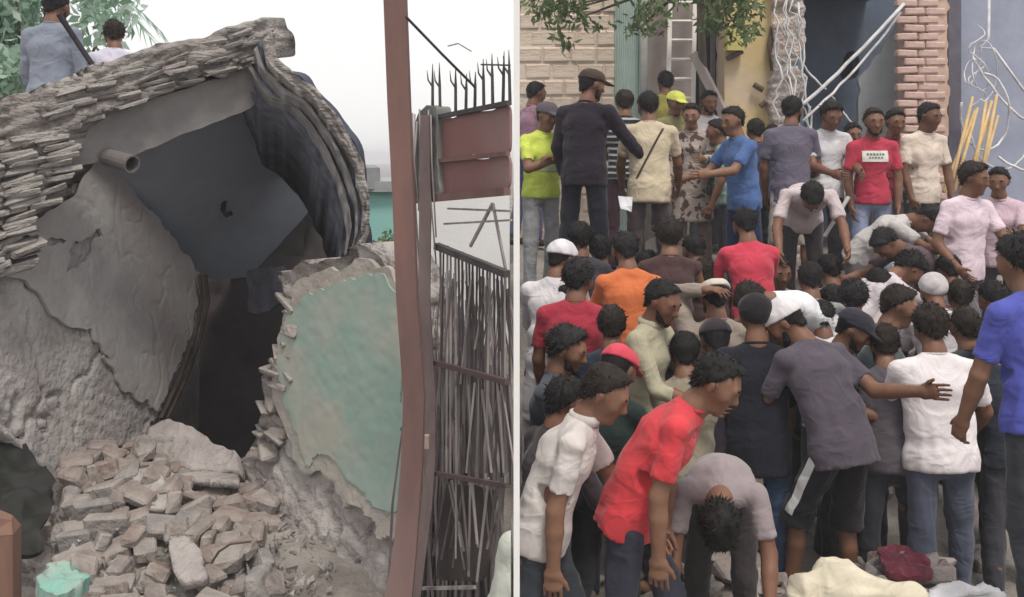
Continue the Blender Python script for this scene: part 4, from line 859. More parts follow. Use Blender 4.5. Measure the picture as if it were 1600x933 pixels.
for i in range(16):
    a0, a1 = 2 * math.pi * i / 16, 2 * math.pi * (i + 1) / 16
    ax = nrm(np.array((0.8, -0.5, -0.18))); s1 = nrm(np.cross(ax, UP)); s2 = np.cross(s1, ax)
    ring = lambda a, r, t: c + ax * t + (s1 * math.cos(a) + s2 * math.sin(a)) * r
    mb.add([ring(a0, 0.056, 0.1), ring(a1, 0.056, 0.1), ring(a1, 0.056, -0.14), ring(a0, 0.056, -0.14)], [(0, 1, 2, 3)]); mb.add([ring(a0, 0.046, 0.1), ring(a0, 0.046, -0.14), ring(a1, 0.046, -0.14), ring(a1, 0.046, 0.1)], [(0, 1, 2, 3)])
    mb.add([ring(a0, 0.046, 0.1), ring(a1, 0.046, 0.1), ring(a1, 0.056, 0.1), ring(a0, 0.056, 0.1)], [(0, 1, 2, 3)])
sub(build(mb, 'drain_pipe', surf('cement_pipe', (0.16, 0.145, 0.14), bump=0.4), None, True))
# bent roof layers on the right
outer = [(420, 52), (432, 92), (458, 112), (500, 148), (540, 205), (566, 255), (579, 310), (576, 365), (556, 392)]
inner = [(368, 108), (388, 138), (408, 172), (438, 172), (468, 205), (496, 252), (520, 305), (532, 350), (534, 400)]
def resample(pts, n):
    p = np.array(pts, float); sgm = np.r_[0, np.cumsum(np.linalg.norm(np.diff(p, axis=0), axis=1))]; t = np.linspace(0, sgm[-1], n)
    return np.stack((np.interp(t, sgm, p[:, 0]), np.interp(t, sgm, p[:, 1])), -1)
def ribbon(name, a, b, d0, mat, seed, depth, rag):
    n = 90; k = 9
    o, i_ = resample(outer, n), resample(inner, n)
    for _ in range(2): o[1:-1] = (o[:-2] + 2 * o[1:-1] + o[2:]) / 4; i_[1:-1] = (i_[:-2] + 2 * i_[1:-1] + i_[2:]) / 4
    V = []; 
    bk = depth
    for j in range(n):
        t = j / (n - 1); dd = d0 + 0.02 * math.sin(5 * t + seed)
        na, nb = a + rag * float(fbm(np.array((t * 14, seed, 0.3)), seed, 3)), b + rag * float(fbm(np.array((t * 16, seed + 4, 0.7)), seed + 2, 3))
        for m in range(k):
            fr = na + (nb - na) * m / (k - 1); q_ = o[j] + (i_[j] - o[j]) * fr
            r_ = 0.035 * float(fbm(np.array((t * 22, fr * 14, seed)), seed + 5, 3))
            V.append(P(q_[0], q_[1], dd + r_))
    V = np.array(V); nv = len(V); R = V + bk
    Qs = [(j * k + m, j * k + m + 1, (j + 1) * k + m + 1, (j + 1) * k + m) for j in range(n - 1) for m in range(k - 1)]
    Qs = np.array(Qs); al = [Qs, Qs[:, ::-1] + nv]
    e0 = np.array([(j * k, (j + 1) * k, (j + 1) * k + nv, j * k + nv) for j in range(n - 1)]); e1 = np.array([(j * k + k - 1, j * k + k - 1 + nv, (j + 1) * k + k - 1 + nv, (j + 1) * k + k - 1) for j in range(n - 1)])
    c0 = np.array([(m, m + nv, m + 1 + nv, m + 1) for m in range(k - 1)]); c1 = np.array([((n - 1) * k + m, (n - 1) * k + m + 1, (n - 1) * k + m + 1 + nv, (n - 1) * k + m + nv) for m in range(k - 1)])
    return sub(quick(name, np.concatenate((V, R)), np.concatenate(al + [e0, e1, c0, c1]), mat, None, False))
bkv = np.array((-0.32, 1.5, -0.45))
ribbon('roof_layer', -0.02, 0.24, 6.78, M_ROOF, 3, bkv, 0.10)
ribbon('roof_layer', 0.22, 0.38, 6.90, M_SLAB, 7, bkv, 0.05)
ribbon('roof_layer', 0.37, 0.47, 6.84, M_BEAM, 9, bkv, 0.04)
ribbon('roof_layer', 0.45, 0.66, 6.98, M_SLAB, 11, bkv, 0.05)
ribbon('roof_layer', 0.64, 0.76, 6.92, M_BEAM, 13, bkv, 0.06)
ribbon('roof_layer', 0.74, 1.02, 7.05, M_SLAB, 15, bkv, 0.10)
# right wall with its turquoise coat
PRW = Plane(P(620, 600, 5.5), P(400, 600, 6.35), P(620, 800, 5.5))
def bulge(u, v):
    p0 = PRW.uv(PRW.hit(500, 700)); t = np.clip((p0[1] - v) / 0.8, 0, 1.5); return 0.28 * t * t
wd0 = rough(0.028, 4, 61, 0.03, 0.09, 0.5, 0.06)
wd = lambda u, v: wd0(u, v) - 0.05
M_BEIGE = surf('beige_render', (0.40, 0.365, 0.32), (0.30, 0.27, 0.245), scale=5, bump=0.7, bscale=24, dist=0.015, c3=(0.34, 0.33, 0.29))
right_o = sub(slab('right_wall', PRW, [(432, 424), (470, 408), (520, 402), (556, 378), (590, 400), (632, 470), (640, 640), (640, 1010), (330, 1010), (350, 880), (368, 800), (372, 735), (396, 690), (402, 640), (408, 590), (432, 545), (444, 480)], 0.34, 0.02, M_MUD, disp=lambda u, v: wd(u, v) + bulge(u, v), ragged=0.06, rfreq=8, seed=12, smooth=False))
subp(slab('wall_render', PRW, [(446, 478), (470, 436), (520, 420), (560, 404), (604, 416), (634, 470), (636, 640), (636, 842), (606, 834), (584, 806), (552, 790), (526, 752), (505, 740), (478, 748), (458, 700), (440, 655), (424, 610), (432, 545)], 0.03, 0.014, M_BEIGE, offset=0.006, disp=lambda u, v: bulge(u, v) + rough(0.005, 5, 64)(u, v), ragged=0.06, rfreq=12, seed=13), right_o)
subp(slab('turquoise_paint', PRW, [(450, 490), (474, 462), (520, 446), (560, 428), (604, 430), (628, 460), (634, 640), (632, 800), (612, 812), (596, 790), (566, 770), (540, 742), (524, 712), (508, 700), (490, 728), (478, 726), (470, 690), (452, 650), (440, 600), (440, 560)], 0.012, 0.011, M_TURQ, offset=0.016, disp=lambda u, v: bulge(u, v) + rough(0.005, 5, 64)(u, v) * 0.9, ragged=0.065, rfreq=13, seed=14), right_o)
for k in range(40):                                        # bricks standing out of the broken edge
    t = random.random(); px = np.interp(t, [0, 0.25, 0.5, 0.75, 1], [446, 430, 408, 392, 372]); py = 470 + t * 370
    c = PRW.hit(px, py); c = c + PRW.n * (float(bulge(np.array([PRW.uv(c)[0]]), np.array([PRW.uv(c)[1]]))[0]) * 0.8 + random.uniform(-0.03, 0.03)) - PRW.n * 0.06 + PRW.u * random.uniform(-0.03, 0.16)
    subp(put('brick', THIN[k % 7] if k % 3 else BRICKM[0][k % 14], c, (random.uniform(-0.3, 0.3), random.uniform(-0.1, 0.7), math.atan2(PRW.u[1], PRW.u[0]) + random.uniform(-0.6, 0.6)), None, random.uniform(0.6, 1.15)), right_o)
# dark inside: rear wall, hanging panel, door jamb
PIN = Plane(P(300, 500, 9.3), P(600, 500, 9.0), P(300, 700, 9.3))
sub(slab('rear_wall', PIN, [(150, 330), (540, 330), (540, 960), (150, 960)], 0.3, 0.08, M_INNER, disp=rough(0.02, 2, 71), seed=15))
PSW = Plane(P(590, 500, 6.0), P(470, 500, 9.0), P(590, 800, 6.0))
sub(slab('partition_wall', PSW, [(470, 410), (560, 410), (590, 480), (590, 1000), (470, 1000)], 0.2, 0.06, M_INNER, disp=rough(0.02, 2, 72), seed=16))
PPN = Plane(P(385, 430, 8.2), P(442, 430, 7.8), P(385, 500, 8.3))
sub(slab('hanging_panel', PPN, [(386, 424), (440, 418), (446, 470), (420, 486), (388, 492)], 0.04, 0.02, M_SLAB, disp=rough(0.005, 3, 73), ragged=0.03, seed=17))
for off in (0, 9):
    mb = MB(); mb.tube([PLW.hit(px + off, py) + PLW.n * 0.03 for px, py in ((306, 430), (311, 470), (298, 530), (272, 600), (246, 655))], 0.018, 4); sub(build(mb, 'door_jamb', M_WOODD))
# hidden flat roof at the back that the two people stand on
rz = min(b[2] for q, J, b, dz, roof in SOLVED if roof)
mb = MB(); mb.box((-4.7, 7.55, 0), (-2.72, 9.4, rz - 0.004)); sub(build(mb, 'rear_roof', M_MUD))
for q, J, b, dz, roof in SOLVED:
    if roof: b[2] = rz
# ------------------------------------------------------------------ rubble heap in front of the house
heap = empty('rubble_heap', (-2.0, 5.5, 0)); tag(heap, 'heap of broken grey-brown bricks spilled in front of the collapsed house', 'rubble')
def heap_z(x, d):
    px = 800 + F * x / d
    return np.interp(d, [3.6, 4.6, 5.2, 6.25, 6.6, 7.2], [0.02, 0.23, 0.39, 0.71, 0.75, 0.66]) * sstep(20, 130, px) * (1 - 0.17 * sstep(235, 330, px) * sstep(5.4, 6.2, d)) + 0.0
hx_, hd_ = np.arange(-3.3, -0.55, 0.04), np.arange(3.6, 7.4, 0.04)
X, Y = np.meshgrid(hx_, hd_, indexing='ij'); Z = heap_z(X, Y); pp = np.stack((X, Y, X * 0), -1); Z = Z + 0.05 * fbm(pp * 6, 81, 3) - 0.03
n0, n1 = X.shape; ii = np.arange(n0 * n1).reshape(n0, n1); Q = np.stack((ii[:-1, :-1], ii[1:, :-1], ii[1:, 1:], ii[:-1, 1:]), -1).reshape(-1, 4)
o = quick('earth_mound', np.stack((X, Y, Z), -1).reshape(-1, 3), Q, M_EARTH, None, False)
HP = Vector(heap.location)
def subh(o): o.parent = heap; o.location = o.location - HP; return o
subh(o)
nb = 0
for row in range(21):
    d = 6.75 - row * 0.105
    x = (55 - 800) / F * d + random.uniform(0, 0.1); xe = (430 - 800) / F * d
    while x < xe:
        z = float(heap_z(np.array(x), np.array(d)))
        if z > 0.05 and random.random() < 0.93:
            slope = 0.32
            fl = random.random() < 0.3
            rot = (slope * random.uniform(0.5, 1.5) + (1.3 if fl else 0) + random.uniform(-0.25, 0.25), random.uniform(-0.35, 0.35), random.uniform(-0.5, 0.5) + (1.57 if random.random() < 0.35 else 0))
            subh(put('brick', random.choice(BRICKM[0]), (x, d + random.uniform(-0.05, 0.05), z + random.uniform(0.0, 0.07)), rot, None, random.uniform(0.85, 1.25))); nb += 1
        x += random.uniform(0.13, 0.21)
print('heap bricks', nb)
def chunk(name, pix, d0, d1, thick, mat, seed, parent_fn, rag=0.03):
    a = np.array(pix, float); cx = a[:, 0].mean()
    pl = Plane(P(a[:, 0].min(), a[:, 1].mean(), d0), P(a[:, 0].max(), a[:, 1].mean(), d1), P(a[:, 0].min(), a[:, 1].min(), d0 + 0.18))
    return parent_fn(slab(name, pl, pix, thick, 0.018, mat, disp=rough(0.016, 5, seed), ragged=rag, seed=seed, smooth=False))
chunk('fallen_slab', [(232, 668), (262, 655), (300, 664), (330, 690), (368, 705), (372, 742), (300, 735), (250, 722), (228, 700)], 6.7, 6.5, 0.2, M_MUD, 91, subh)
chunk('roof_strip', [(250, 742), (300, 744), (372, 752), (380, 764), (300, 760), (252, 756)], 6.45, 6.3, 0.05, M_MUD, 92, subh, 0.015)
chunk('fallen_slab', [(205, 735), (240, 722), (268, 770), (255, 800), (222, 790)], 6.1, 6.05, 0.05, M_MUD, 94, subh)
chunk('fallen_slab', [(262, 838), (296, 832), (312, 866), (320, 905), (290, 912), (270, 890)], 5.35, 5.3, 0.05, M_MUD, 95, subh)
deb = MB(); rd = np.random.default_rng(17)                  # crumbs and shards between the bricks
for k in range(1500):
    d = rd.uniform(4.5, 6.8); px = rd.uniform(50, 520) if k % 4 else rd.uniform(0, 120); x = (px - 800) / F * d
    z = max(float(heap_z(np.array(x), np.array(d))), 0.0) + rd.uniform(-0.01, 0.045); s_ = rd.uniform(0.012, 0.042)
    Vv = rd.normal(0, 1, (4, 3)); Vv /= np.linalg.norm(Vv, axis=1)[:, None]; deb.add(Vv * s_ + np.array((x, d, z)), [(0, 1, 2), (0, 2, 3), (0, 3, 1), (1, 3, 2)])
o = subh(build(deb, 'crumbs', M_MUD)); o['kind'] = 'stuff'
rebar = [[(330, 880), (342, 862), (360, 850), (392, 846)]]
for k, pts in enumerate(rebar):
    mb = MB(); mb.tube([P(a, b, 5.2 - 0.02 * i + (0.5 if k == 1 else 0)) for i, (a, b) in enumerate(pts)], 0.006, 6); subh(build(mb, 'bent_rod', plain('rod_rust', (0.12, 0.08, 0.065))))
# dark sheet added so the hollow at the left reads as deep shade
tag(slab('shade_sheet', Plane(P(-30, 700, 6.1), P(80, 740, 6.2), P(-30, 850, 5.5)), [(-60, 655), (4, 664), (40, 706), (84, 752), (78, 800), (62, 826), (64, 860), (20, 870), (-60, 880)], 0.04, 0.02, surf('black_sheet', (0.03, 0.03, 0.03), (0.018, 0.02, 0.016), scale=5, rough=0.75), disp=lambda u, v: 0.09 * fbm(np.stack((u * 4, v * 4, u * 0), -1), 171, 3) + 0.04 * (1 - 2 * np.abs(fbm(np.stack((u * 5, v * 9, u * 0 + 3), -1), 173, 2))), ragged=0.05, seed=41), 'dark crumpled sheet added as the shade in the hollow under the left wall', 'shade_sheet')
# teal lump of plaster and a red-brown post, at the lower left
tag(slab('plaster_lump', Plane(P(60, 900, 4.9), P(130, 900, 4.95), P(60, 870, 5.06)), [(60, 896), (72, 882), (96, 874), (118, 884), (133, 902), (122, 920), (92, 928), (70, 918)], 0.07, 0.009, surf('teal_paint', (0.20, 0.40, 0.34), (0.3, 0.36, 0.32), scale=8, bump=0.5, c3=(0.36, 0.36, 0.33)), disp=lambda u, v: rough(0.03, 7, 191)(u, v), ragged=0.05, rfreq=16, seed=44), 'broken lump of teal-painted plaster at the foot of the brick heap', 'plaster lump')
mb = MB(); top = P(8, 806, 4.2); R = np.array(((0.98, -0.17, 0), (0.17, 0.98, 0), (0, 0, 1.0)))
mb.box((-0.06, -0.06, 0), (0.045, 0.06, top[2] - 0.06), R=R, o=(top[0], top[1], 0)); 
mb.add(np.array([(-0.06, -0.06, 0), (0.045, -0.06, 0), (0.045, 0.06, 0), (-0.06, 0.06, 0), (-0.04, -0.04, 0.07), (0.03, -0.02, 0.045), (0.02, 0.03, 0.05), (-0.04, 0.04, 0.075)]) @ R.T + np.array((top[0], top[1], top[2] - 0.058)), [(4, 5, 6, 7), (0, 1, 5, 4), (1, 2, 6, 5), (2, 3, 7, 6), (3, 0, 4, 7)])
tag(build(mb, 'stub_post', surf('red_brown_timber', (0.22, 0.13, 0.095), (0.13, 0.075, 0.06), scale=5, stretch=(1, 1, 0.2), bump=0.5)), 'stubby red-brown post at the lower left corner', 'post')

# ------------------------------------------------------------------ rusty post, gate and brush behind it
M_RUST = surf('rust_paint', (0.205, 0.115, 0.098), (0.13, 0.08, 0.075), scale=5, stretch=(1, 1, 0.25), rough=0.7, bump=0.35, bscale=30, dist=0.006, c3=(0.25, 0.175, 0.165), ramp3=(0.5, 0.72))
M_RUST2 = surf('rust_sheet', (0.255, 0.12, 0.11), (0.20, 0.11, 0.105), scale=3, rough=0.65, bump=0.2, bscale=22, dist=0.006, c3=(0.27, 0.185, 0.18), ramp3=(0.5, 0.75))
M_DRUST = surf('dark_rust', (0.11, 0.075, 0.072), (0.07, 0.05, 0.05), scale=8, bump=0.3)
M_IRON = surf('dark_iron', (0.085, 0.075, 0.078), (0.05, 0.042, 0.045), scale=12, rough=0.7, bump=0.3)
M_STICK = surf('weathered_stick', (0.40, 0.36, 0.345), (0.2, 0.17, 0.17), scale=14, stretch=(1, 1, 0.2), bump=0.5)
M_DKSTICK = surf('dark_stick', (0.19, 0.165, 0.165), (0.09, 0.078, 0.08), scale=14, stretch=(1, 1, 0.2), bump=0.5)
def strip(name, cl, half, d, depth, mat, parent=None):
    """box-section post along pixel centre line cl [(px, py)] of half-width half[px]"""
    mb = MB(); V = []
    for (px, py), hw in zip(cl, half):
        a, b = P(px - hw, py, d), P(px + hw, py, d)
        V += [a, b, b + np.array((0, depth, 0)), a + np.array((0, depth, 0))]
    n = len(cl); fs = [(i * 4 + j, (i + 1) * 4 + j, (i + 1) * 4 + (j + 1) % 4, i * 4 + (j + 1) % 4) for i in range(n - 1) for j in range(4)] + [(0, 1, 2, 3), (4 * n - 1, 4 * n - 2, 4 * n - 3, 4 * n - 4)]
    mb.add(V, fs); return build(mb, name, mat, parent)
gp = strip('rusty_post', [(614, -90), (616, 0), (622, 160), (629, 310), (635, 470), (646, 620), (643, 720), (637, 800), (631, 870), (622, 933), (612, 1010), (600, 1120), (592, 1330)], [17, 17, 17, 16, 16, 16, 16.5, 17, 18, 21, 23, 24, 24], 4.1, 0.10, M_RUST)
tag(gp, 'tall bowed rust-brown post standing beside the turquoise wall', 'post')
gate = empty('rusty_gate', tuple(P(735, 1300, 4.4) * (1, 1, 0))); tag(gate, 'rusty metal gate with spiked top and slatted lower half', 'gate')
GO = np.array(gate.location)
def subg(o): o.parent = gate; o.location = o.location - Vector(GO); return o
PG = Plane(P(660, 400, 4.9), P(800, 400, 4.25), P(660, 700, 4.9))
def gbar(name, p0, p1, w, t, mat, off=0.0, n=4):
    a, b = PG.hit(*p0) + PG.n * off, PG.hit(*p1) + PG.n * off
    mb = MB(); mb.tube([a, b], w, n, ratio=t, side=PG.n); return subg(build(mb, name, mat))
gst = strip('gate_stile', [(664, 180), (664, 310), (662, 470), (672, 620), (672, 720), (666, 800), (656, 870), (648, 933), (640, 1150)], [7, 9, 9, 8, 8, 8, 9, 9, 9], 4.72, 0.06, surf('grey_rust', (0.2, 0.155, 0.15), (0.12, 0.09, 0.09), scale=6, stretch=(1, 1, 0.3), bump=0.4)); subg(gst)
PGs = lambda pix, nm, off, mt, th=0.012, rag=0.0, seed=0: subg(slab(nm, PG, pix, th, 0.02, mt, offset=off, ragged=rag, seed=seed, disp=lambda u, v: 0.006 * fbm(np.stack((u * 3, v * 3, u * 0), -1), seed, 2)))
PGs([(688, 186), (798, 164), (798, 238), (688, 249)], 'sheet_panel', 0.0, M_RUST2, seed=1)
PGs([(688, 253), (798, 242), (798, 295), (688, 305)], 'sheet_panel', 0.0, M_RUST2, seed=2)
gbar('rail', (650, 313), (799, 299), 0.022, 1.0, M_RUST, 0.02); gbar('rail', (684, 252), (799, 240), 0.013, 1.0, M_RUST, 0.015); gbar('rail', (684, 184), (799, 161), 0.014, 1.0, M_IRON, 0.012)
gbar('rail', (688, 384), (799, 428), 0.020, 1.0, M_IRON, 0.02); gbar('rail', (686, 566), (799, 596), 0.015, 1.0, M_DRUST, 0.02); gbar('rail', (684, 738), (799, 758), 0.013, 1.0, M_DRUST, 0.02)
gbar('rail', (664, 918), (748, 916), 0.010, 1.0, M_STICK, 0.02); gbar('brace', (700, 326), (799, 330), 0.006, 1.0, M_STICK, 0.0); gbar('brace', (694, 350), (799, 344), 0.006, 1.0, M_STICK, 0.0)
gbar('brace', (735, 385), (770, 318), 0.008, 1.0, M_STICK, 0.0); gbar('brace', (770, 318), (790, 420), 0.007, 1.0, M_STICK, 0.0)
for i in range(20):                                         # upright bars of the slatted half
    px = 690 + i * 5.6; top = 384 + (px - 688) * 0.4
    gbar('bar', (px, top + random.uniform(-6, 4)), (px + random.uniform(-7, 7), 738 + (px - 684) * 0.17), random.uniform(0.0042, 0.0058), 1.0, random.choice((M_IRON, M_DKSTICK, M_IRON, M_STICK)), random.uniform(0.0, 0.008), 5)
for i in range(64):                                         # wattle sticks woven into the lower panels
    px = 688 + random.uniform(0, 108); y0 = random.choice((430, 445, 575, 590, 600, 745, 750)); y1 = random.uniform(540, 600) if y0 < 500 else (738 if y0 < 700 else random.uniform(840, 915))
    gbar('wattle_stick', (px, y0 + random.uniform(0, 10)), (px + random.uniform(-26, 26), y1), random.uniform(0.004, 0.008), 1.0, random.choice((M_STICK, M_DKSTICK, M_DKSTICK)), random.uniform(-0.02, 0.02), 5)
PGs([(680, 760), (760, 768), (740, 912), (664, 912)], 'backing_board', -0.05, surf('dark_board', (0.085, 0.07, 0.066), (0.05, 0.042, 0.04), scale=4, bump=0.4), seed=5, rag=0.02)
spk = [(688, 98, 170), (676, 100, 165), (712, 104, 164), (728, 115, 160), (742, 112, 156), (756, 92, 153), (770, 84, 152), (786, 80, 150), (797, 78, 150)]
for i, (px, y0, y1) in enumerate(spk):
    a, b = PG.hit(px, y1 + 14), PG.hit(px + random.uniform(-2, 2), y0); mb = MB()
    mb.tube([a, a * 0.4 + b * 0.6, b], [0.008, 0.007, 0.0015], 6); m = a * 0.45 + b * 0.55
    mb.tube([m, m + np.array((-0.02, 0, 0.03)), m + np.array((-0.025, 0, 0.075))], [0.005, 0.004, 0.001], 5); subg(build(mb, 'spike', M_IRON))
mb = MB(); mb.tube([PG.hit(752, 101), PG.hit(797, 102)], 0.004, 6); subg(build(mb, 'spike_tie', M_IRON))
mb = MB(); c0 = PG.hit(728, 70) ; 
mb.tube([PG.hit(700, 72), PG.hit(716, 68), PG.hit(736, 80)], 0.003, 5); subg(build(mb, 'wire_end', M_STICK))
gpost = sub(slab('x', PG, [(656, 200), (662, 178), (676, 160), (690, 164), (694, 306), (652, 312)], 0.08, 0.014, surf('mossy_timber', (0.16, 0.165, 0.15), (0.09, 0.10, 0.095), scale=6, stretch=(1, 1, 0.2), bump=0.7, c3=(0.26, 0.255, 0.245)), offset=0.03, disp=rough(0.012, 6, 101), ragged=0.03, seed=21)); gpost.name = 'hinge_post'; gpost.location = (0, 0, 0); subg(gpost)
for i in range(9):
    px = 660 + i * 3.6; mb = MB(); y1 = random.uniform(300, 420)
    mb.tube([PG.hit(px, 170 + random.uniform(0, 20)) + PG.n * 0.05, PG.hit(px + random.uniform(-3, 3), 250) + PG.n * 0.055, PG.hit(px + random.uniform(-8, 10), y1) + PG.n * 0.04], 0.004, 5); subg(build(mb, 'rope_strand', M_STICK, None, True))
mb = MB(); mb.tube([P(664, 680, 4.66), P(664, 700, 4.66)], 0.026, 4); subg(build(mb, 'bolt', surf('pale_bolt', (0.36, 0.27, 0.25))))
mb = MB(); mb.tube([P(634, 26, 4.1), P(690, 84, 4.25), P(742, 136, 4.45)], 0.0055, 6)
tag(build(mb, 'stay_cable', M_IRON), 'thin dark cable slanting from the rust-brown post down to the gate spikes', 'cable')
# brush leaning behind the gate, a white wall added for the sky and what stands beyond
brush = MB(); rb = np.random.default_rng(5)
for i in range(260):
    px = rb.uniform(640, 806); d = rb.uniform(5.3, 6.2); y0 = rb.uniform(415, 520); b = P(px + rb.uniform(-50, 50), 800, d) * (1, 1, 0); t = P(px, y0, d)
    if b[0] > -0.05 or t[0] > -0.03: continue
    brush.tube([b, b * 0.5 + t * 0.5 + rb.normal(0, 0.03, 3), t], [0.011, 0.008, 0.003], 4)
tag(build(brush, 'brushwood', M_DKSTICK), 'tangle of dry grey brushwood stacked behind the gate', 'brushwood', kind='stuff')
mb = MB(); rb = np.random.default_rng(9)
V = []
S = Sdf(); c = P(797, 925, 4.05); c[0] = min(c[0], -0.12)
c = P(800, 860, 4.05); S.seg(c + np.array((0.0, 0.05, 0.0)), c + np.array((0.02, 0.05, -0.5)), 0.05, 0.17, k=0.05).seg(c + np.array((0.02, 0.05, -0.3)), c + np.array((0.02, 0.05, -1.1)), 0.13, 0.2, k=0.05)
v, qq = S.mesh(0.014); v = wrinkle(v, qq, 0.01, 77); v[:, 0] = np.minimum(v[:, 0], -0.004); v[:, 2] = np.maximum(v[:, 2], 0.0)
tag(quick('cloth_bundle', v, qq, fabric(lin(196, 200, 188))), 'pale whitish cloth bundle at the foot of the gate', 'cloth bundle')
mb = MB(); mb.box((-0.93, 9.0, 0), (-0.02, 9.25, P(0, 262, 9)[2])); mb.box((-0.95, 8.96, P(0, 262, 9)[2] + 0.002), (-0.015, 9.29, P(0, 255, 9)[2]))  # added white wall, stands where bright sky would show
tag(build(mb, 'sky_stand_in_wall', surf('sky_white', (0.8, 0.8, 0.79), (0.74, 0.74, 0.73), scale=2, bump=0.2)), 'plain white wall added for the bright sky seen through the top of the gate', 'wall')
# turquoise house far behind and the bush in front of it
th = empty('turquoise_house', (-1.6, 12.0, 0)); tag(th, 'small turquoise house seen in the gap left of the rusty post', 'house')
mb = MB(); a, b = P(560, 300, 12), P(640, 298, 12); mb.box((a[0] - 0.5, 12, 0), (b[0], 14.5, a[2])); o = build(mb, 'wall', surf('turquoise_wall', (0.30, 0.56, 0.52), (0.25, 0.5, 0.47), scale=2, bump=0.2)); o.parent = th; o.location -= th.location
mb = MB(); mb.box((a[0] - 0.6, 11.9, a[2] + 0.003), (b[0] + 0.1, 14.6, a[2] + 0.12)); o = build(mb, 'parapet', surf('grey_coping', (0.34, 0.36, 0.36), bump=0.4)); o.parent = th; o.location -= th.location
mb = MB(); w = P(577, 262, 12); mb.tube([w - np.array((0, 0, 0.24)), w, w + np.array((0, 0, 0.03))], [0.13, 0.12, 0.06], 12); o = build(mb, 'water_tank', surf('grey_tank', (0.28, 0.29, 0.31))); o.parent = th; o.location -= th.location
# ------------------------------------------------------------------ foliage
def leaf_crown(name, centres, n, size, mats, seed, drop=0.5, aspect=2.6):
    r = np.random.default_rng(seed); mb = MB(); cs = np.array([c[0] for c in centres]); rs = np.array([c[1] for c in centres])
    w = rs ** 2; pick = r.choice(len(cs), n, p=w / w.sum())
    dirs = r.normal(size=(n, 3)); dirs /= np.linalg.norm(dirs, axis=1)[:, None]
    pos = cs[pick] + dirs * (rs[pick] * r.uniform(0.25, 1.0, n) ** 0.5)[:, None] * np.array((1, 1, 0.85))
    L = size * r.uniform(0.6, 1.35, n); ax = r.normal(size=(n, 3)) + np.array((0, 0, -drop)); ax /= np.linalg.norm(ax, axis=1)[:, None]
    sd_ = np.cross(ax, r.normal(size=(n, 3))); sd_ /= np.linalg.norm(sd_, axis=1)[:, None]; up_ = np.cross(sd_, ax)
    W = (L / aspect / 2)[:, None]; L = L[:, None]
    v0 = pos; v1 = pos + ax * L * 0.45 + sd_ * W + up_ * L * 0.06; v2 = pos + ax * L - up_ * L * 0.05; v3 = pos + ax * L * 0.45 - sd_ * W + up_ * L * 0.06
    V = np.stack((v0, v1, v2, v3), 1).reshape(-1, 3); q_ = np.arange(4 * n).reshape(n, 4)
    return quick(name, V, q_, mats, None, False, mi=r.integers(0, len(mats), n))
def leafmat(c):
    m = surf('leaf', c, tuple(x * 0.65 for x in c), scale=3, rough=0.5, spec=0.4)
    b = m.node_tree.nodes['Principled BSDF']; b.inputs['Transmission Weight'].default_value = 0.0; b.inputs['Subsurface Weight'].default_value = 0.0
    nt = m.node_tree; tr = nt.nodes.new('ShaderNodeBsdfTranslucent'); tr.inputs['Color'].default_value = (*[x * 1.6 for x in c], 1); ms = nt.nodes.new('ShaderNodeMixShader'); ms.inputs[0].default_value = 0.45
    out = nt.nodes['Material Output']; nt.links.new(b.outputs[0], ms.inputs[1]); nt.links.new(tr.outputs[0], ms.inputs[2]); nt.links.new(ms.outputs[0], out.inputs['Surface']); return m
LEAF = [leafmat(c) for c in ((0.15, 0.22, 0.09), (0.10, 0.16, 0.06), (0.22, 0.29, 0.14), (0.07, 0.11, 0.045))]
LEAFP = [leafmat(c) for c in ((0.40, 0.53, 0.44), (0.28, 0.41, 0.31), (0.50, 0.6, 0.53), (0.18, 0.29, 0.2))]
M_BARK = surf('bark', (0.14, 0.11, 0.085), (0.07, 0.055, 0.045), scale=8, stretch=(1, 1, 0.3), bump=0.8)
def tree(name, label, trunk_base, fork, tips, centres, n, size, mats, seed, tr=0.09, aspect=2.6, drop=0.5):
    root = empty(name, trunk_base); tag(root, label, 'tree'); mb = MB()
    tb, fk = np.array(trunk_base, float), np.array(fork, float)
    mb.tube([tb, tb * 0.5 + fk * 0.5 + np.array((0.05, 0.03, 0)), fk], [tr, tr * 0.8, tr * 0.6], 10)
    o = build(mb, 'trunk', M_BARK, None, True); o.parent = root; o.location -= root.location
    for t in tips:
        mb = MB(); t = np.array(t, float); mid = fk * 0.5 + t * 0.5 + np.array((0, 0, 0.12)); mb.tube([fk, mid, t], [tr * 0.5, tr * 0.3, tr * 0.1], 7); o = build(mb, 'limb', M_BARK, None, True); o.parent = root; o.location -= root.location
    o = leaf_crown('crown', centres, n, size, mats, seed, drop, aspect); o.parent = root; o.location -= root.location
    return root
rt = np.random.default_rng(12)
cen = [(P(rt.uniform(-110, 60), rt.uniform(-90, 130), rt.uniform(10.2, 12)), rt.uniform(0.22, 0.42)) for _ in range(30)] + [(P(rt.uniform(-110, 20), rt.uniform(60, 175), rt.uniform(10.2, 11.5)), rt.uniform(0.2, 0.34)) for _ in range(12)] + [(P(rt.uniform(60, 190), rt.uniform(-80, 40), rt.uniform(10.5, 12)), rt.uniform(0.15, 0.32)) for _ in range(14)]
tree('leafy_tree', 'pale green leafy tree behind the two people on the roof', (-5.4, 11.4, 0), (-5.1, 11.3, 2.2), [c[0] for c in cen[::4]], cen, 5600, 0.14, LEAFP, 3, aspect=2.1)
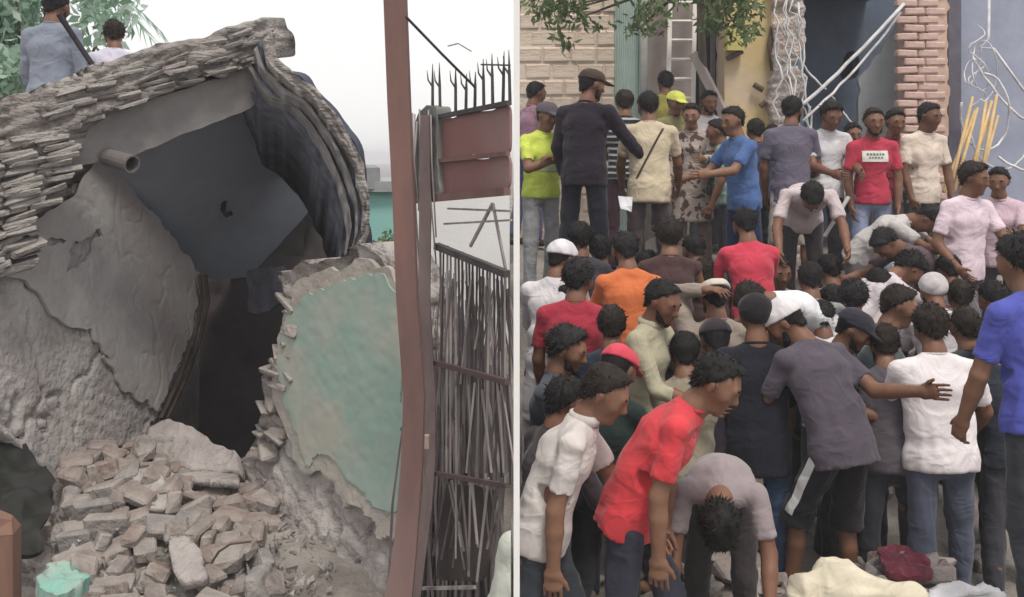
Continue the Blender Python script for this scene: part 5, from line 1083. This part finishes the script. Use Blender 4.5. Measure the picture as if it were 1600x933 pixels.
# a date-palm-like frond spray beside it
PX = -5.75
palm = empty('palm_tree', (PX, 12.6, 0)); tag(palm, 'palm with thin drooping fronds against the white sky', 'tree')
mb = MB(); mb.tube([(PX, 12.6, 0), (PX, 12.6, 2.4), (PX, 12.6, 4.65)], [0.16, 0.13, 0.11], 10); o = build(mb, 'trunk', M_BARK, None, True); o.parent = palm; o.location -= palm.location
for k in range(13):
    a = 2 * math.pi * k / 13 + 0.2; mb = MB(); c0 = np.array((PX, 12.6, 4.65)); dr = np.array((math.cos(a), math.sin(a) * 0.8, 0)); pts = [c0 + dr * 1.55 * t + UP * (0.75 * t - 1.25 * t * t) for t in np.linspace(0, 1, 9)]
    mb.tube(pts, [0.014 - 0.0012 * i for i in range(9)], 5)
    for i in range(1, 9):
        for sgn in (-1, 1):
            for e in (0, 0.5):
                p = pts[i] * (1 - e) + pts[i - 1] * e; tip = p + nrm(np.cross(dr, UP)) * sgn * 0.24 + dr * 0.14 - UP * (0.08 + 0.02 * i)
                sw = dr * 0.012; mb.add([p - sw, p + sw, tip], [(0, 1, 2)])
    o = build(mb, 'frond', LEAFP[1]); o.parent = palm; o.location -= palm.location
bush_c = [(P(602, 372, 10.5) + np.array((rt.uniform(-0.15, 0.15), 0, rt.uniform(-1.4, 0))), 0.14) for _ in range(9)] + [(P(603, 374, 10.5), 0.12)]
b_ = empty('bush', (-1.25, 10.5, 0)); tag(b_, 'small dark green bush beside the rusty post', 'bush')
mb = MB(); mb.tube([(-1.25, 10.5, 0), (-1.25, 10.5, 1.7)], [0.03, 0.012], 6); o = build(mb, 'stem', M_BARK); o.parent = b_; o.location -= b_.location
o = leaf_crown('crown', bush_c, 900, 0.07, LEAF, 8); o.parent = b_; o.location -= b_.location
# ------------------------------------------------------------------ right: the damaged buildings behind the crowd
def wall_box(name, px0, px1, py0, d, thick, mat, zb=0.0, parent=None, dz=0):
    a, b = P(px0, py0, d), P(px1, py0, d); mb = MB(); mb.box((a[0], d, zb), (b[0], d + thick, a[2])); return build(mb, name, mat, parent)
def VP(d): return Plane(P(900, 100, d), P(1200, 100, d), P(900, 200, d))
M_STONE = surf('pale_stone', (0.64, 0.53, 0.44), (0.54, 0.44, 0.36), scale=3, bump=0.6, bscale=14, dist=0.02, c3=(0.68, 0.58, 0.49), ramp3=(0.5, 0.7), stretch=(1, 1, 2.2))
M_SHUT = surf('pale_teal_metal', (0.50, 0.60, 0.57), (0.44, 0.54, 0.51), scale=3, rough=0.6)
M_PALE = surf('pale_wall', (0.36, 0.31, 0.30), (0.28, 0.24, 0.23), scale=3, bump=0.4)
M_YEL = surf('yellow_plaster', (0.68, 0.54, 0.28), (0.6, 0.47, 0.25), scale=2, bump=0.3, bscale=15, c3=(0.66, 0.53, 0.44), ramp3=(0.52, 0.7))
M_PINK = surf('dusty_white', (0.62, 0.56, 0.53), (0.34, 0.29, 0.275), scale=9, bump=1.0, bscale=26, dist=0.04, c3=(0.52, 0.42, 0.36), ramp3=(0.5, 0.62))
M_BLUE = surf('dark_blue_room', (0.15, 0.19, 0.25), (0.11, 0.14, 0.19), scale=2, bump=0.2)
M_GREYS = surf('grey_sheet', (0.40, 0.43, 0.46), (0.32, 0.345, 0.375), scale=2.5, bump=0.3, bscale=10)
M_PILL = surf('salmon_plaster', (0.56, 0.40, 0.32), (0.48, 0.33, 0.27), scale=3, bump=0.5, bscale=18, dist=0.015)
M_PBRK = surf('pink_brick', (0.58, 0.42, 0.37), (0.46, 0.32, 0.28), scale=8, bump=0.5)
M_BGW = surf('blue_grey_wall', (0.34, 0.37, 0.47), (0.27, 0.295, 0.385), scale=2, bump=0.2)
M_DKC = surf('dark_column', (0.16, 0.15, 0.19), (0.10, 0.095, 0.125), scale=3, bump=0.3)
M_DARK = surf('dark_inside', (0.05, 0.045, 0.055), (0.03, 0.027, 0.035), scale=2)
M_WHP = surf('white_cable', (0.72, 0.72, 0.73), (0.42, 0.41, 0.42), scale=5, rough=0.5)
M_BAM = surf('yellow_bamboo', (0.60, 0.44, 0.22), (0.46, 0.31, 0.15), scale=8, stretch=(1, 1, 0.3))
# pale stone building with a shutter, a ladder bay and a dark doorway
sb = empty('stone_building', (0.6, 12.8, 0)); tag(sb, 'pale beige stone building with a teal shutter behind the crowd', 'building')
def own(o, root): o.parent = root; o.location = o.location - root.location; return o
V126 = VP(12.6)
cw = rough(0.012, 3, 131, 0.03, 0.21, 0.0)
mb = MB(); a, b = P(808, -140, 12.66), P(957, 520, 12.66); mb.box((a[0], 12.578, 0), (b[0], 13.0, a[2])); sw = own(build(mb, 'stone_wall', M_STONE), sb)
STB = []
for k in range(6):
    me = chip(0.30, 0.14, 0.185, 0.03, 160 + k); me.materials.append(M_STONE); STB.append(me)
zz = 1.5; kk = 0
while zz < 4.9:                                            # coursed stone blocks with sunk joints
    xx = a[0] + (0.14 if kk % 2 else 0.02) * random.uniform(0.6, 1.2)
    while xx < b[0]:
        wdt = min(random.uniform(0.24, 0.36), b[0] - xx + 0.02)
        if wdt > 0.08:
            o = put('stone_block', STB[(kk * 5 + int(xx * 10)) % 6], (xx + wdt / 2, 12.63 + random.uniform(-0.012, 0.012), zz), (random.uniform(-0.02, 0.02), random.uniform(-0.015, 0.015), random.uniform(-0.02, 0.02)), None, (wdt / 0.30 * 0.97, 1, 1)); o.parent = sw
        xx += wdt
    zz += 0.195; kk += 1
mb = MB(); a, b = P(958, -140, 12.62), P(1003, 520, 12.62); n = 26
for i in range(n):                                         # corrugated shutter
    x0, x1 = a[0] + (b[0] - a[0]) * i / n, a[0] + (b[0] - a[0]) * (i + 1) / n; y0, y1 = 12.62 + 0.02 * (i % 2), 12.62 + 0.02 * ((i + 1) % 2)
    mb.add([(x0, y0, b[2]), (x1, y1, b[2]), (x1, y1, a[2]), (x0, y0, a[2])], [(0, 1, 2, 3)]); mb.add([(x0, y0 + 0.03, b[2]), (x0, y0 + 0.03, a[2]), (x1, y1 + 0.03, a[2]), (x1, y1 + 0.03, b[2])], [(0, 1, 2, 3)])
own(build(mb, 'shutter', M_SHUT), sb)
own(wall_box('ladder_wall', 1004, 1086, -140, 12.9, 0.3, M_PALE), sb)
mb = MB(); x = (1006 - 800) / F * 12.55; mb.tube([(x, 12.55, 0.5), (x, 12.55, 4.6)], 0.045, 10); own(build(mb, 'drain_pipe', surf('grey_pipe', (0.30, 0.30, 0.29)), None, True), sb)
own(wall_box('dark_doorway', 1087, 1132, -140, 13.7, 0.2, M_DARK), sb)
mb = MB(); x = (1111 - 800) / F * 13.0; mb.box((x, 13.0, 0.5), (x + 0.05, 13.05, 4.7)); own(build(mb, 'door_post', surf('grey_timber', (0.22, 0.21, 0.23))), sb)
own(wall_box('lintel', 1087, 1132, -140, 12.9, 0.7, M_PALE, zb=P(0, 20, 12.9)[2]), sb)
# yellow house
yh_ = empty('yellow_house', (2.8, 12.8, 0)); tag(yh_, 'yellow plastered house with crumbled white corner beside the dark room', 'house')
Y126 = VP(12.5)
own(slab('yellow_wall', Y126, [(1132, -140), (1212, -140), (1212, 520), (1132, 520)], 0.5, 0.04, M_YEL, disp=rough(0.012, 2.5, 141), ragged=0.01, seed=33), yh_)
own(slab('crumbled_corner', VP(12.35), [(1206, -140), (1256, -140), (1258, 40), (1262, 60), (1250, 90), (1262, 130), (1250, 175), (1262, 230), (1262, 520), (1204, 520), (1208, 200), (1200, 160), (1210, 100)], 0.5, 0.025, M_PINK, disp=rough(0.03, 8, 142, 0.04, 0.1), ragged=0.05, rfreq=11, seed=34, smooth=False, holes=[[(1246, 86), (1256, 84), (1258, 112), (1248, 112)], [(1258, 105), (1270, 105), (1270, 140), (1260, 140)]]), yh_)
mb = MB(); a, b = P(1134, 44, 12.44), P(1160, 80, 12.44); mb.box((a[0], 12.34, b[2]), (b[0], 12.49, a[2])); own(build(mb, 'meter_box', surf('bright_yellow', (0.68, 0.60, 0.22), (0.6, 0.52, 0.2))), yh_)
for (p0, p1) in (((1136, 92), (1160, 80)), ((1178, 132), (1192, 141)), ((1188, 166), (1196, 160))):
    mb = MB(); mb.tube([P(*p0, 12.42), P(*p1, 12.42)], 0.035, 6); own(build(mb, 'broken_bracket', plain('bracket', (0.14, 0.10, 0.08))), yh_)
mb = MB(); mb.tube([P(1206, 40, 12.42), P(1203, 70, 12.42), P(1206, 110, 12.42)], [0.02, 0.035, 0.02], 6); own(build(mb, 'wall_stain', plain('bracket', (0.14, 0.10, 0.08))), yh_)
# broken room in dark blue, with the toothed brick pillar
rm = empty('broken_building', (4.3, 13.5, 0)); tag(rm, 'broken building with an open dark blue room and toothed brick pillar', 'building')
own(slab('blue_wall', VP(14.6), [(1230, -200), (1450, -200), (1450, 600), (1230, 600)], 0.3, 0.12, M_BLUE, disp=rough(0.02, 1, 151), ragged=0.01, seed=35, holes=[[(1314, 78), (1340, 74), (1342, 130), (1316, 134)], [(1293, 112), (1302, 110), (1302, 124), (1293, 124)]]), rm)
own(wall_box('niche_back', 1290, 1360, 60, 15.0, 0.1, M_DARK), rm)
mb = MB(); a, b = P(1236, 0, 12.9), P(1440, -30, 12.9); mb.box((a[0], 12.95, b[2]), (b[0] - 0.1, 15.2, b[2] + 0.2)); own(build(mb, 'upper_floor', M_BLUE), rm)
mb = MB(); xl = (1240 - 800) / F * 12.9; mb.box((xl, 12.9, 0), (xl + 0.12, 14.9, 4.9)); own(build(mb, 'side_wall', M_BLUE), rm)
own(slab('hanging_sheet', VP(13.2), [(1346, 122), (1380, 70), (1406, 34), (1424, 20), (1430, 300), (1340, 300), (1340, 180)], 0.08, 0.03, M_GREYS, disp=rough(0.012, 3, 152), ragged=0.05, seed=36), rm)
own(wall_box('pillar_core', 1426, 1480, -160, 12.5, 0.5, M_PILL), rm)
own(slab('pillar_plaster', VP(12.5), [(1446, -140), (1480, -140), (1480, 500), (1440, 500), (1446, 200), (1430, 120), (1448, 60)], 0.02, 0.02, M_PILL, offset=0.028, disp=rough(0.005, 4, 153, cracks=0.012), ragged=0.04, seed=37), rm)
zt = P(0, -40, 12.5)[2]; k = 0; z = 1.2
pbm = chip(0.24, 0.12, 0.082, 0.05, 90); pbm.materials.append(M_PBRK)
while z < zt:
    x = (1424 - 800) / F * 12.42 - (0.085 if k % 2 else 0.0)
    own(put('brick', pbm, (x + 0.05, 12.5, z), (random.uniform(-0.04, 0.04), random.uniform(-0.05, 0.05), random.uniform(-0.08, 0.08)), None), rm)
    own(put('brick', pbm, (x + 0.30, 12.515, z), (0, random.uniform(-0.03, 0.03), random.uniform(-0.05, 0.05)), None), rm)
    z += 0.098; k += 1
own(wall_box('dark_column', 1482, 1502, -160, 12.7, 0.5, M_DKC), rm)
own(slab('blue_grey_wall', VP(13.1), [(1500, -160), (1700, -160), (1700, 600), (1500, 600)], 0.3, 0.08, M_BGW, disp=rough(0.015, 1.2, 154), ragged=0.01, seed=38), rm)
# far end wall so that no open gap shows behind the crowd
# ladder and plank
ld = empty('ladder', tuple(P(1062, 200, 12.0) * (1, 1, 0) + np.array((0, 0, 1.4)))); tag(ld, 'pale wooden ladder leaning beside the dark doorway', 'ladder')
M_LAD = surf('pale_ladder', (0.76, 0.72, 0.68), (0.64, 0.6, 0.56), scale=8, stretch=(1, 1, 0.3))
for x0, x1 in ((1048, 1040), (1086, 1080)):
    mb = MB(); mb.tube([P(x1, 330, 12.0), P(x0, -30, 12.7)], 0.034, 4); own(build(mb, 'rail', M_LAD), ld)
for i in range(9):
    t = 0.22 + i * 0.085; l = P(1040, 330, 12.0) * (1 - t) + P(1048, -30, 12.7) * t; r_ = P(1080, 330, 12.0) * (1 - t) + P(1086, -30, 12.7) * t
    mb = MB(); mb.tube([l, r_], 0.024, 6); own(build(mb, 'rung', M_LAD), ld)
mb = MB(); a, b = P(1084, 84, 12.3), P(1150, 215, 11.9); mb.tube([a, b], 0.045, 4, ratio=1.6)
tag(build(mb, 'plank', surf('grey_pink_plank', (0.45, 0.38, 0.37), (0.35, 0.29, 0.28), stretch=(1, 1, 0.3), scale=8)), 'grey plank leaning across the dark doorway', 'plank')
# cables
def sag(p0, p1, d0, d1, dip, n=14, wob=0.0, seed=0):
    r = np.random.default_rng(seed); out = []
    for i in range(n):
        t = i / (n - 1); q_ = P(p0[0] + (p1[0] - p0[0]) * t, p0[1] + (p1[1] - p0[1]) * t + dip * 4 * t * (1 - t), d0 + (d1 - d0) * t); out.append(q_ + r.normal(0, wob, 3) * (0 < i < n - 1))
    return out
def cable(pts, rad, label, mat=M_WHP):
    rk = np.random.default_rng(len(label)); pts = [p + rk.normal(0, 0.004, 3) for p in pts]; mb = MB(); mb.tube(pts, rad * 0.75, 7); o = build(mb, 'cable', mat, None, True); tag(o, label, 'cable', 'loose white cables'); return o
cable(sag((1412, 6), (1246, 170), 12.1, 11.8, 6), 0.028, 'thick white cable slanting across the dark room, upper of the pair')
cable(sag((1408, 20), (1254, 188), 12.15, 11.85, 10), 0.020, 'white cable slanting across the dark room, lower of the pair')
cable(sag((1218, 40), (1290, 140), 12.2, 12.2, 10), 0.016, 'white cable hanging off the crumbled corner to the pair of slanting cables')
cable(sag((1214, 60), (1246, 210), 12.15, 12.1, 4, wob=0.02, seed=3), 0.014, 'white cable dropping down the crumbled corner')
cable(sag((1224, 30), (1262, 205), 12.15, 12.1, -6, wob=0.02, seed=4), 0.012, 'thin white cable nearest the dark room on the crumbled corner')
cable(sag((1300, 150), (1340, 200), 12.0, 12.0, 4), 0.014, 'short white cable below the slanting pair')
cable([P(1545, -10, 12.4), P(1546, 60, 12.4), P(1530, 75, 12.4), P(1552, 76, 12.4), P(1600, 140, 12.4), P(1640, 160, 12.4)], 0.022, 'white cable with a bend hanging at the upper right')
cable(sag((1520, 90), (1640, 200), 12.3, 12.2, 26), 0.020, 'white cable sagging to the right edge')
cable([P(1505 + 38 * math.cos(a) + 34, 175 + 60 * math.sin(a), 11.9 + 0.05 * math.sin(3 * a)) for a in np.linspace(-1.6, 3.4, 26)], 0.017, 'white cable lying in a wide loop beside the bamboo')
cable([P(1565 + 50 * math.cos(a), 190 + 75 * math.sin(a), 11.8 + 0.05 * math.cos(2 * a)) for a in np.linspace(-0.4, 2.9, 22)], 0.015, 'white cable in a hanging loop at the right edge')
cable([P(1516 + 16 * math.cos(a) + 2 * a, 70 + 62 * math.sin(0.7 * a) * math.cos(a * 0.3) + 5 * a, 12.3 + 0.08 * math.sin(2 * a)) for a in np.linspace(0, 15, 70)], 0.011, 'tangle of thin white cable on the dark column')
cable([P(1526 + 13 * math.sin(a * 1.3), 40 + 10 * a, 12.25 + 0.06 * math.cos(a)) for a in np.linspace(0, 13, 50)], 0.010, 'wavy thin white cable beside the dark column')
cable(sag((1560, 245), (1640, 262), 11.5, 11.4, 12), 0.02, 'white cable lying low at the right edge')
for k, nm in enumerate(('first', 'second', 'third', 'fourth', 'last')):
    cable(sag((1212 + 9 * k, -20 + 6 * k), (1216 + 12 * k + (k % 2) * 16, 195 + 5 * k), 12.1, 11.95, (-1) ** k * 8, wob=0.025, seed=20 + k), 0.015, 'white cable strand, %s from the left of five draped down the crumbled corner' % nm)
rs_ = np.random.default_rng(3)
bam = []
ORD = ['leftmost', 'second', 'third', 'fourth', 'fifth', 'sixth', 'seventh', 'rightmost']
for i in range(8):
    x0 = 1486 + i * 7 + rs_.uniform(-3, 3); a, b = P(x0 - 6 + rs_.uniform(-6, 6), 300, 11.2), P(x0 + 26 + rs_.uniform(-14, 22), 152 + rs_.uniform(-8, 40), 11.7)
    mb = MB(); mb.tube([a, a * 0.5 + b * 0.5, b], [0.022, 0.02, 0.016], 7); o = build(mb, 'bamboo_pole', M_BAM, None, True); tag(o, ('yellow bamboo pole, %s of the leaning bundle at the right' % ORD[i]) if i in (0, 7) else 'yellow bamboo pole, %s from the left in the leaning bundle' % ORD[i], 'pole', 'bamboo poles leaning at the right')
# hanging branches of the tree above
rt = np.random.default_rng(31)
cen = [(P(rt.uniform(812, 1180), rt.uniform(-110, -10), rt.uniform(10.8, 11.8)), rt.uniform(0.18, 0.3)) for _ in range(44)] + [(P(rt.choice([rt.uniform(985, 1026), rt.uniform(1100, 1176), rt.uniform(1100, 1176)]), rt.uniform(-10, 50), rt.uniform(11, 11.9)), rt.uniform(0.1, 0.2)) for _ in range(20)] + [(P(rt.uniform(820, 920), rt.uniform(0, 30), 11.3), rt.uniform(0.1, 0.2)) for _ in range(9)] + [(P(862 + 9 * i, 42 + 11 * i, 11.3), 0.09) for i in range(5)] + [(P(900 + 14 * i, 30 + 3 * i, 11.3), 0.08) for i in range(5)]
cen = [c for c in cen if c[0][0] - c[1] > 0.06]
tree('leafy_tree', 'green tree whose leaves hang over the stone building and doorway', (2.2, 12.3, 1.3), (2.15, 12.2, 4.5), [c[0] for c in cen[::6]], cen, 3800, 0.105, LEAF, 21, tr=0.07)
# slim white post added to stand in for the pale seam strip
mb = MB(); a, b = P(802.5, 0, 3.9), P(812, 0, 3.9); hw = (b[0] - a[0]) / 2; cx = (a[0] + b[0]) / 2
mb.box((cx - hw, 3.9, 0), (cx + hw, 3.9 + 2 * hw, 3.5)); mb.box((cx - hw * 1.6, 3.9 - hw * 0.6, 3.502), (cx + hw * 1.6, 3.9 + 2.6 * hw, 3.52))
tag(build(mb, 'seam_post', surf('white_paint', (0.8, 0.8, 0.79), (0.76, 0.76, 0.75), scale=4, rough=0.5)), 'slim white post added at the seam between the gate and the crowd', 'post')

# ------------------------------------------------------------------ the people
for q, J, base, dz, roof in SOLVED:
    make_person(q, J, base)
# ------------------------------------------------------------------ things held or lying in the crowd
def sack(name, lumps, mat, label, cat, seed, amp=0.022):
    S = Sdf()
    for a, b, r0, r1 in lumps: S.seg(a, b, r0, r1, U=UP, ratio=0.8, k=0.08)
    v, qq = S.mesh(0.018); v = wrinkle(v, qq, amp, seed); return tag(quick(name, v, qq, mat), label, cat)
sack('cement_sack', [(P(1262, 925, 5.15), P(1300, 912, 5.2), 0.10, 0.12), (P(1300, 915, 5.2), P(1420, 930, 5.1), 0.11, 0.10)], fabric(lin(214, 204, 178)), 'large cream sack lying at the bottom of the crowd', 'sack', 5)
sack('white_sheet', [(P(1470, 936, 5.2), P(1540, 922, 5.25), 0.06, 0.05), (P(1500, 928, 5.25), P(1555, 934, 5.2), 0.06, 0.05)], fabric(lin(222, 220, 224)), 'crumpled white sheet beside the cream sack', 'sheet', 9, 0.035)
tag(slab('red_cloth', Plane(P(1380, 880, 5.5), P(1450, 884, 5.5), P(1380, 850, 5.75)), [(1368, 858), (1392, 846), (1420, 856), (1450, 872), (1458, 898), (1424, 904), (1390, 896)], 0.03, 0.012, fabric(lin(120, 50, 66)), disp=rough(0.05, 8, 181), ragged=0.03, seed=43), 'dark red cloth heaped before the grey-blue jeans', 'cloth')
def sheet(name, corners, mat, label, cat):
    c = [np.asarray(p) for p in corners]; n = nrm(np.cross(c[1] - c[0], c[3] - c[0])) * 0.003; mb = MB(); V = []
    for i in range(5):
        for j in range(5):
            u, w = i / 4, j / 4; V.append((c[0] * (1 - u) + c[1] * u) * (1 - w) + (c[3] * (1 - u) + c[2] * u) * w + n * 3 * math.sin(u * 4 + w * 3))
    V = np.array(V); q_ = [(i * 5 + j, i * 5 + j + 1, (i + 1) * 5 + j + 1, (i + 1) * 5 + j) for i in range(4) for j in range(4)]
    mb.add(V, q_); mb.add(V + n, [t[::-1] for t in q_]); return tag(build(mb, name, mat, None, True), label, cat)
sheet('paper', [P(966, 306, 8.7), P(988, 308, 8.72), P(987, 331, 8.7), P(970, 326, 8.68)], fabric((0.74, 0.74, 0.78)), 'white sheet of paper held in the back row near the striped shirt', 'paper')
mb = MB(); mb.tube([P(1288, 370, 8.5), P(1326, 308, 8.6)], 0.016, 7); tag(build(mb, 'stick', surf('pale_stick', (0.5, 0.47, 0.45))), 'pale stick beside the doubled-over person in dark trousers', 'stick')
mb = MB(); mb.tube([P(92, 22, 7.55), P(118, 62, 7.6), P(146, 104, 7.6)], [0.022, 0.02, 0.02], 8); tag(build(mb, 'pole', plain('dark_pole', (0.03, 0.028, 0.035))), 'dark pole held slanting behind the blue-grey shirt', 'pole')
# ------------------------------------------------------------------ dust in the air
mb = MB(); mb.box((-760, -760, -1.5), (760, 760, 6.5))
hm_ = bpy.data.materials.new('dust_haze'); hm_.use_nodes = True; nt = hm_.node_tree; nt.nodes.clear()
pv = nt.nodes.new('ShaderNodeVolumePrincipled'); pv.inputs['Color'].default_value = (0.93, 0.92, 0.96, 1); pv.inputs['Density'].default_value = 0.003; pv.inputs['Anisotropy'].default_value = 0.0
ou = nt.nodes.new('ShaderNodeOutputMaterial'); nt.links.new(pv.outputs[0], ou.inputs['Volume'])
hz = build(mb, 'haze', hm_); hz['kind'] = 'stuff'; hz['label'] = 'thin pale dust hanging in the air'
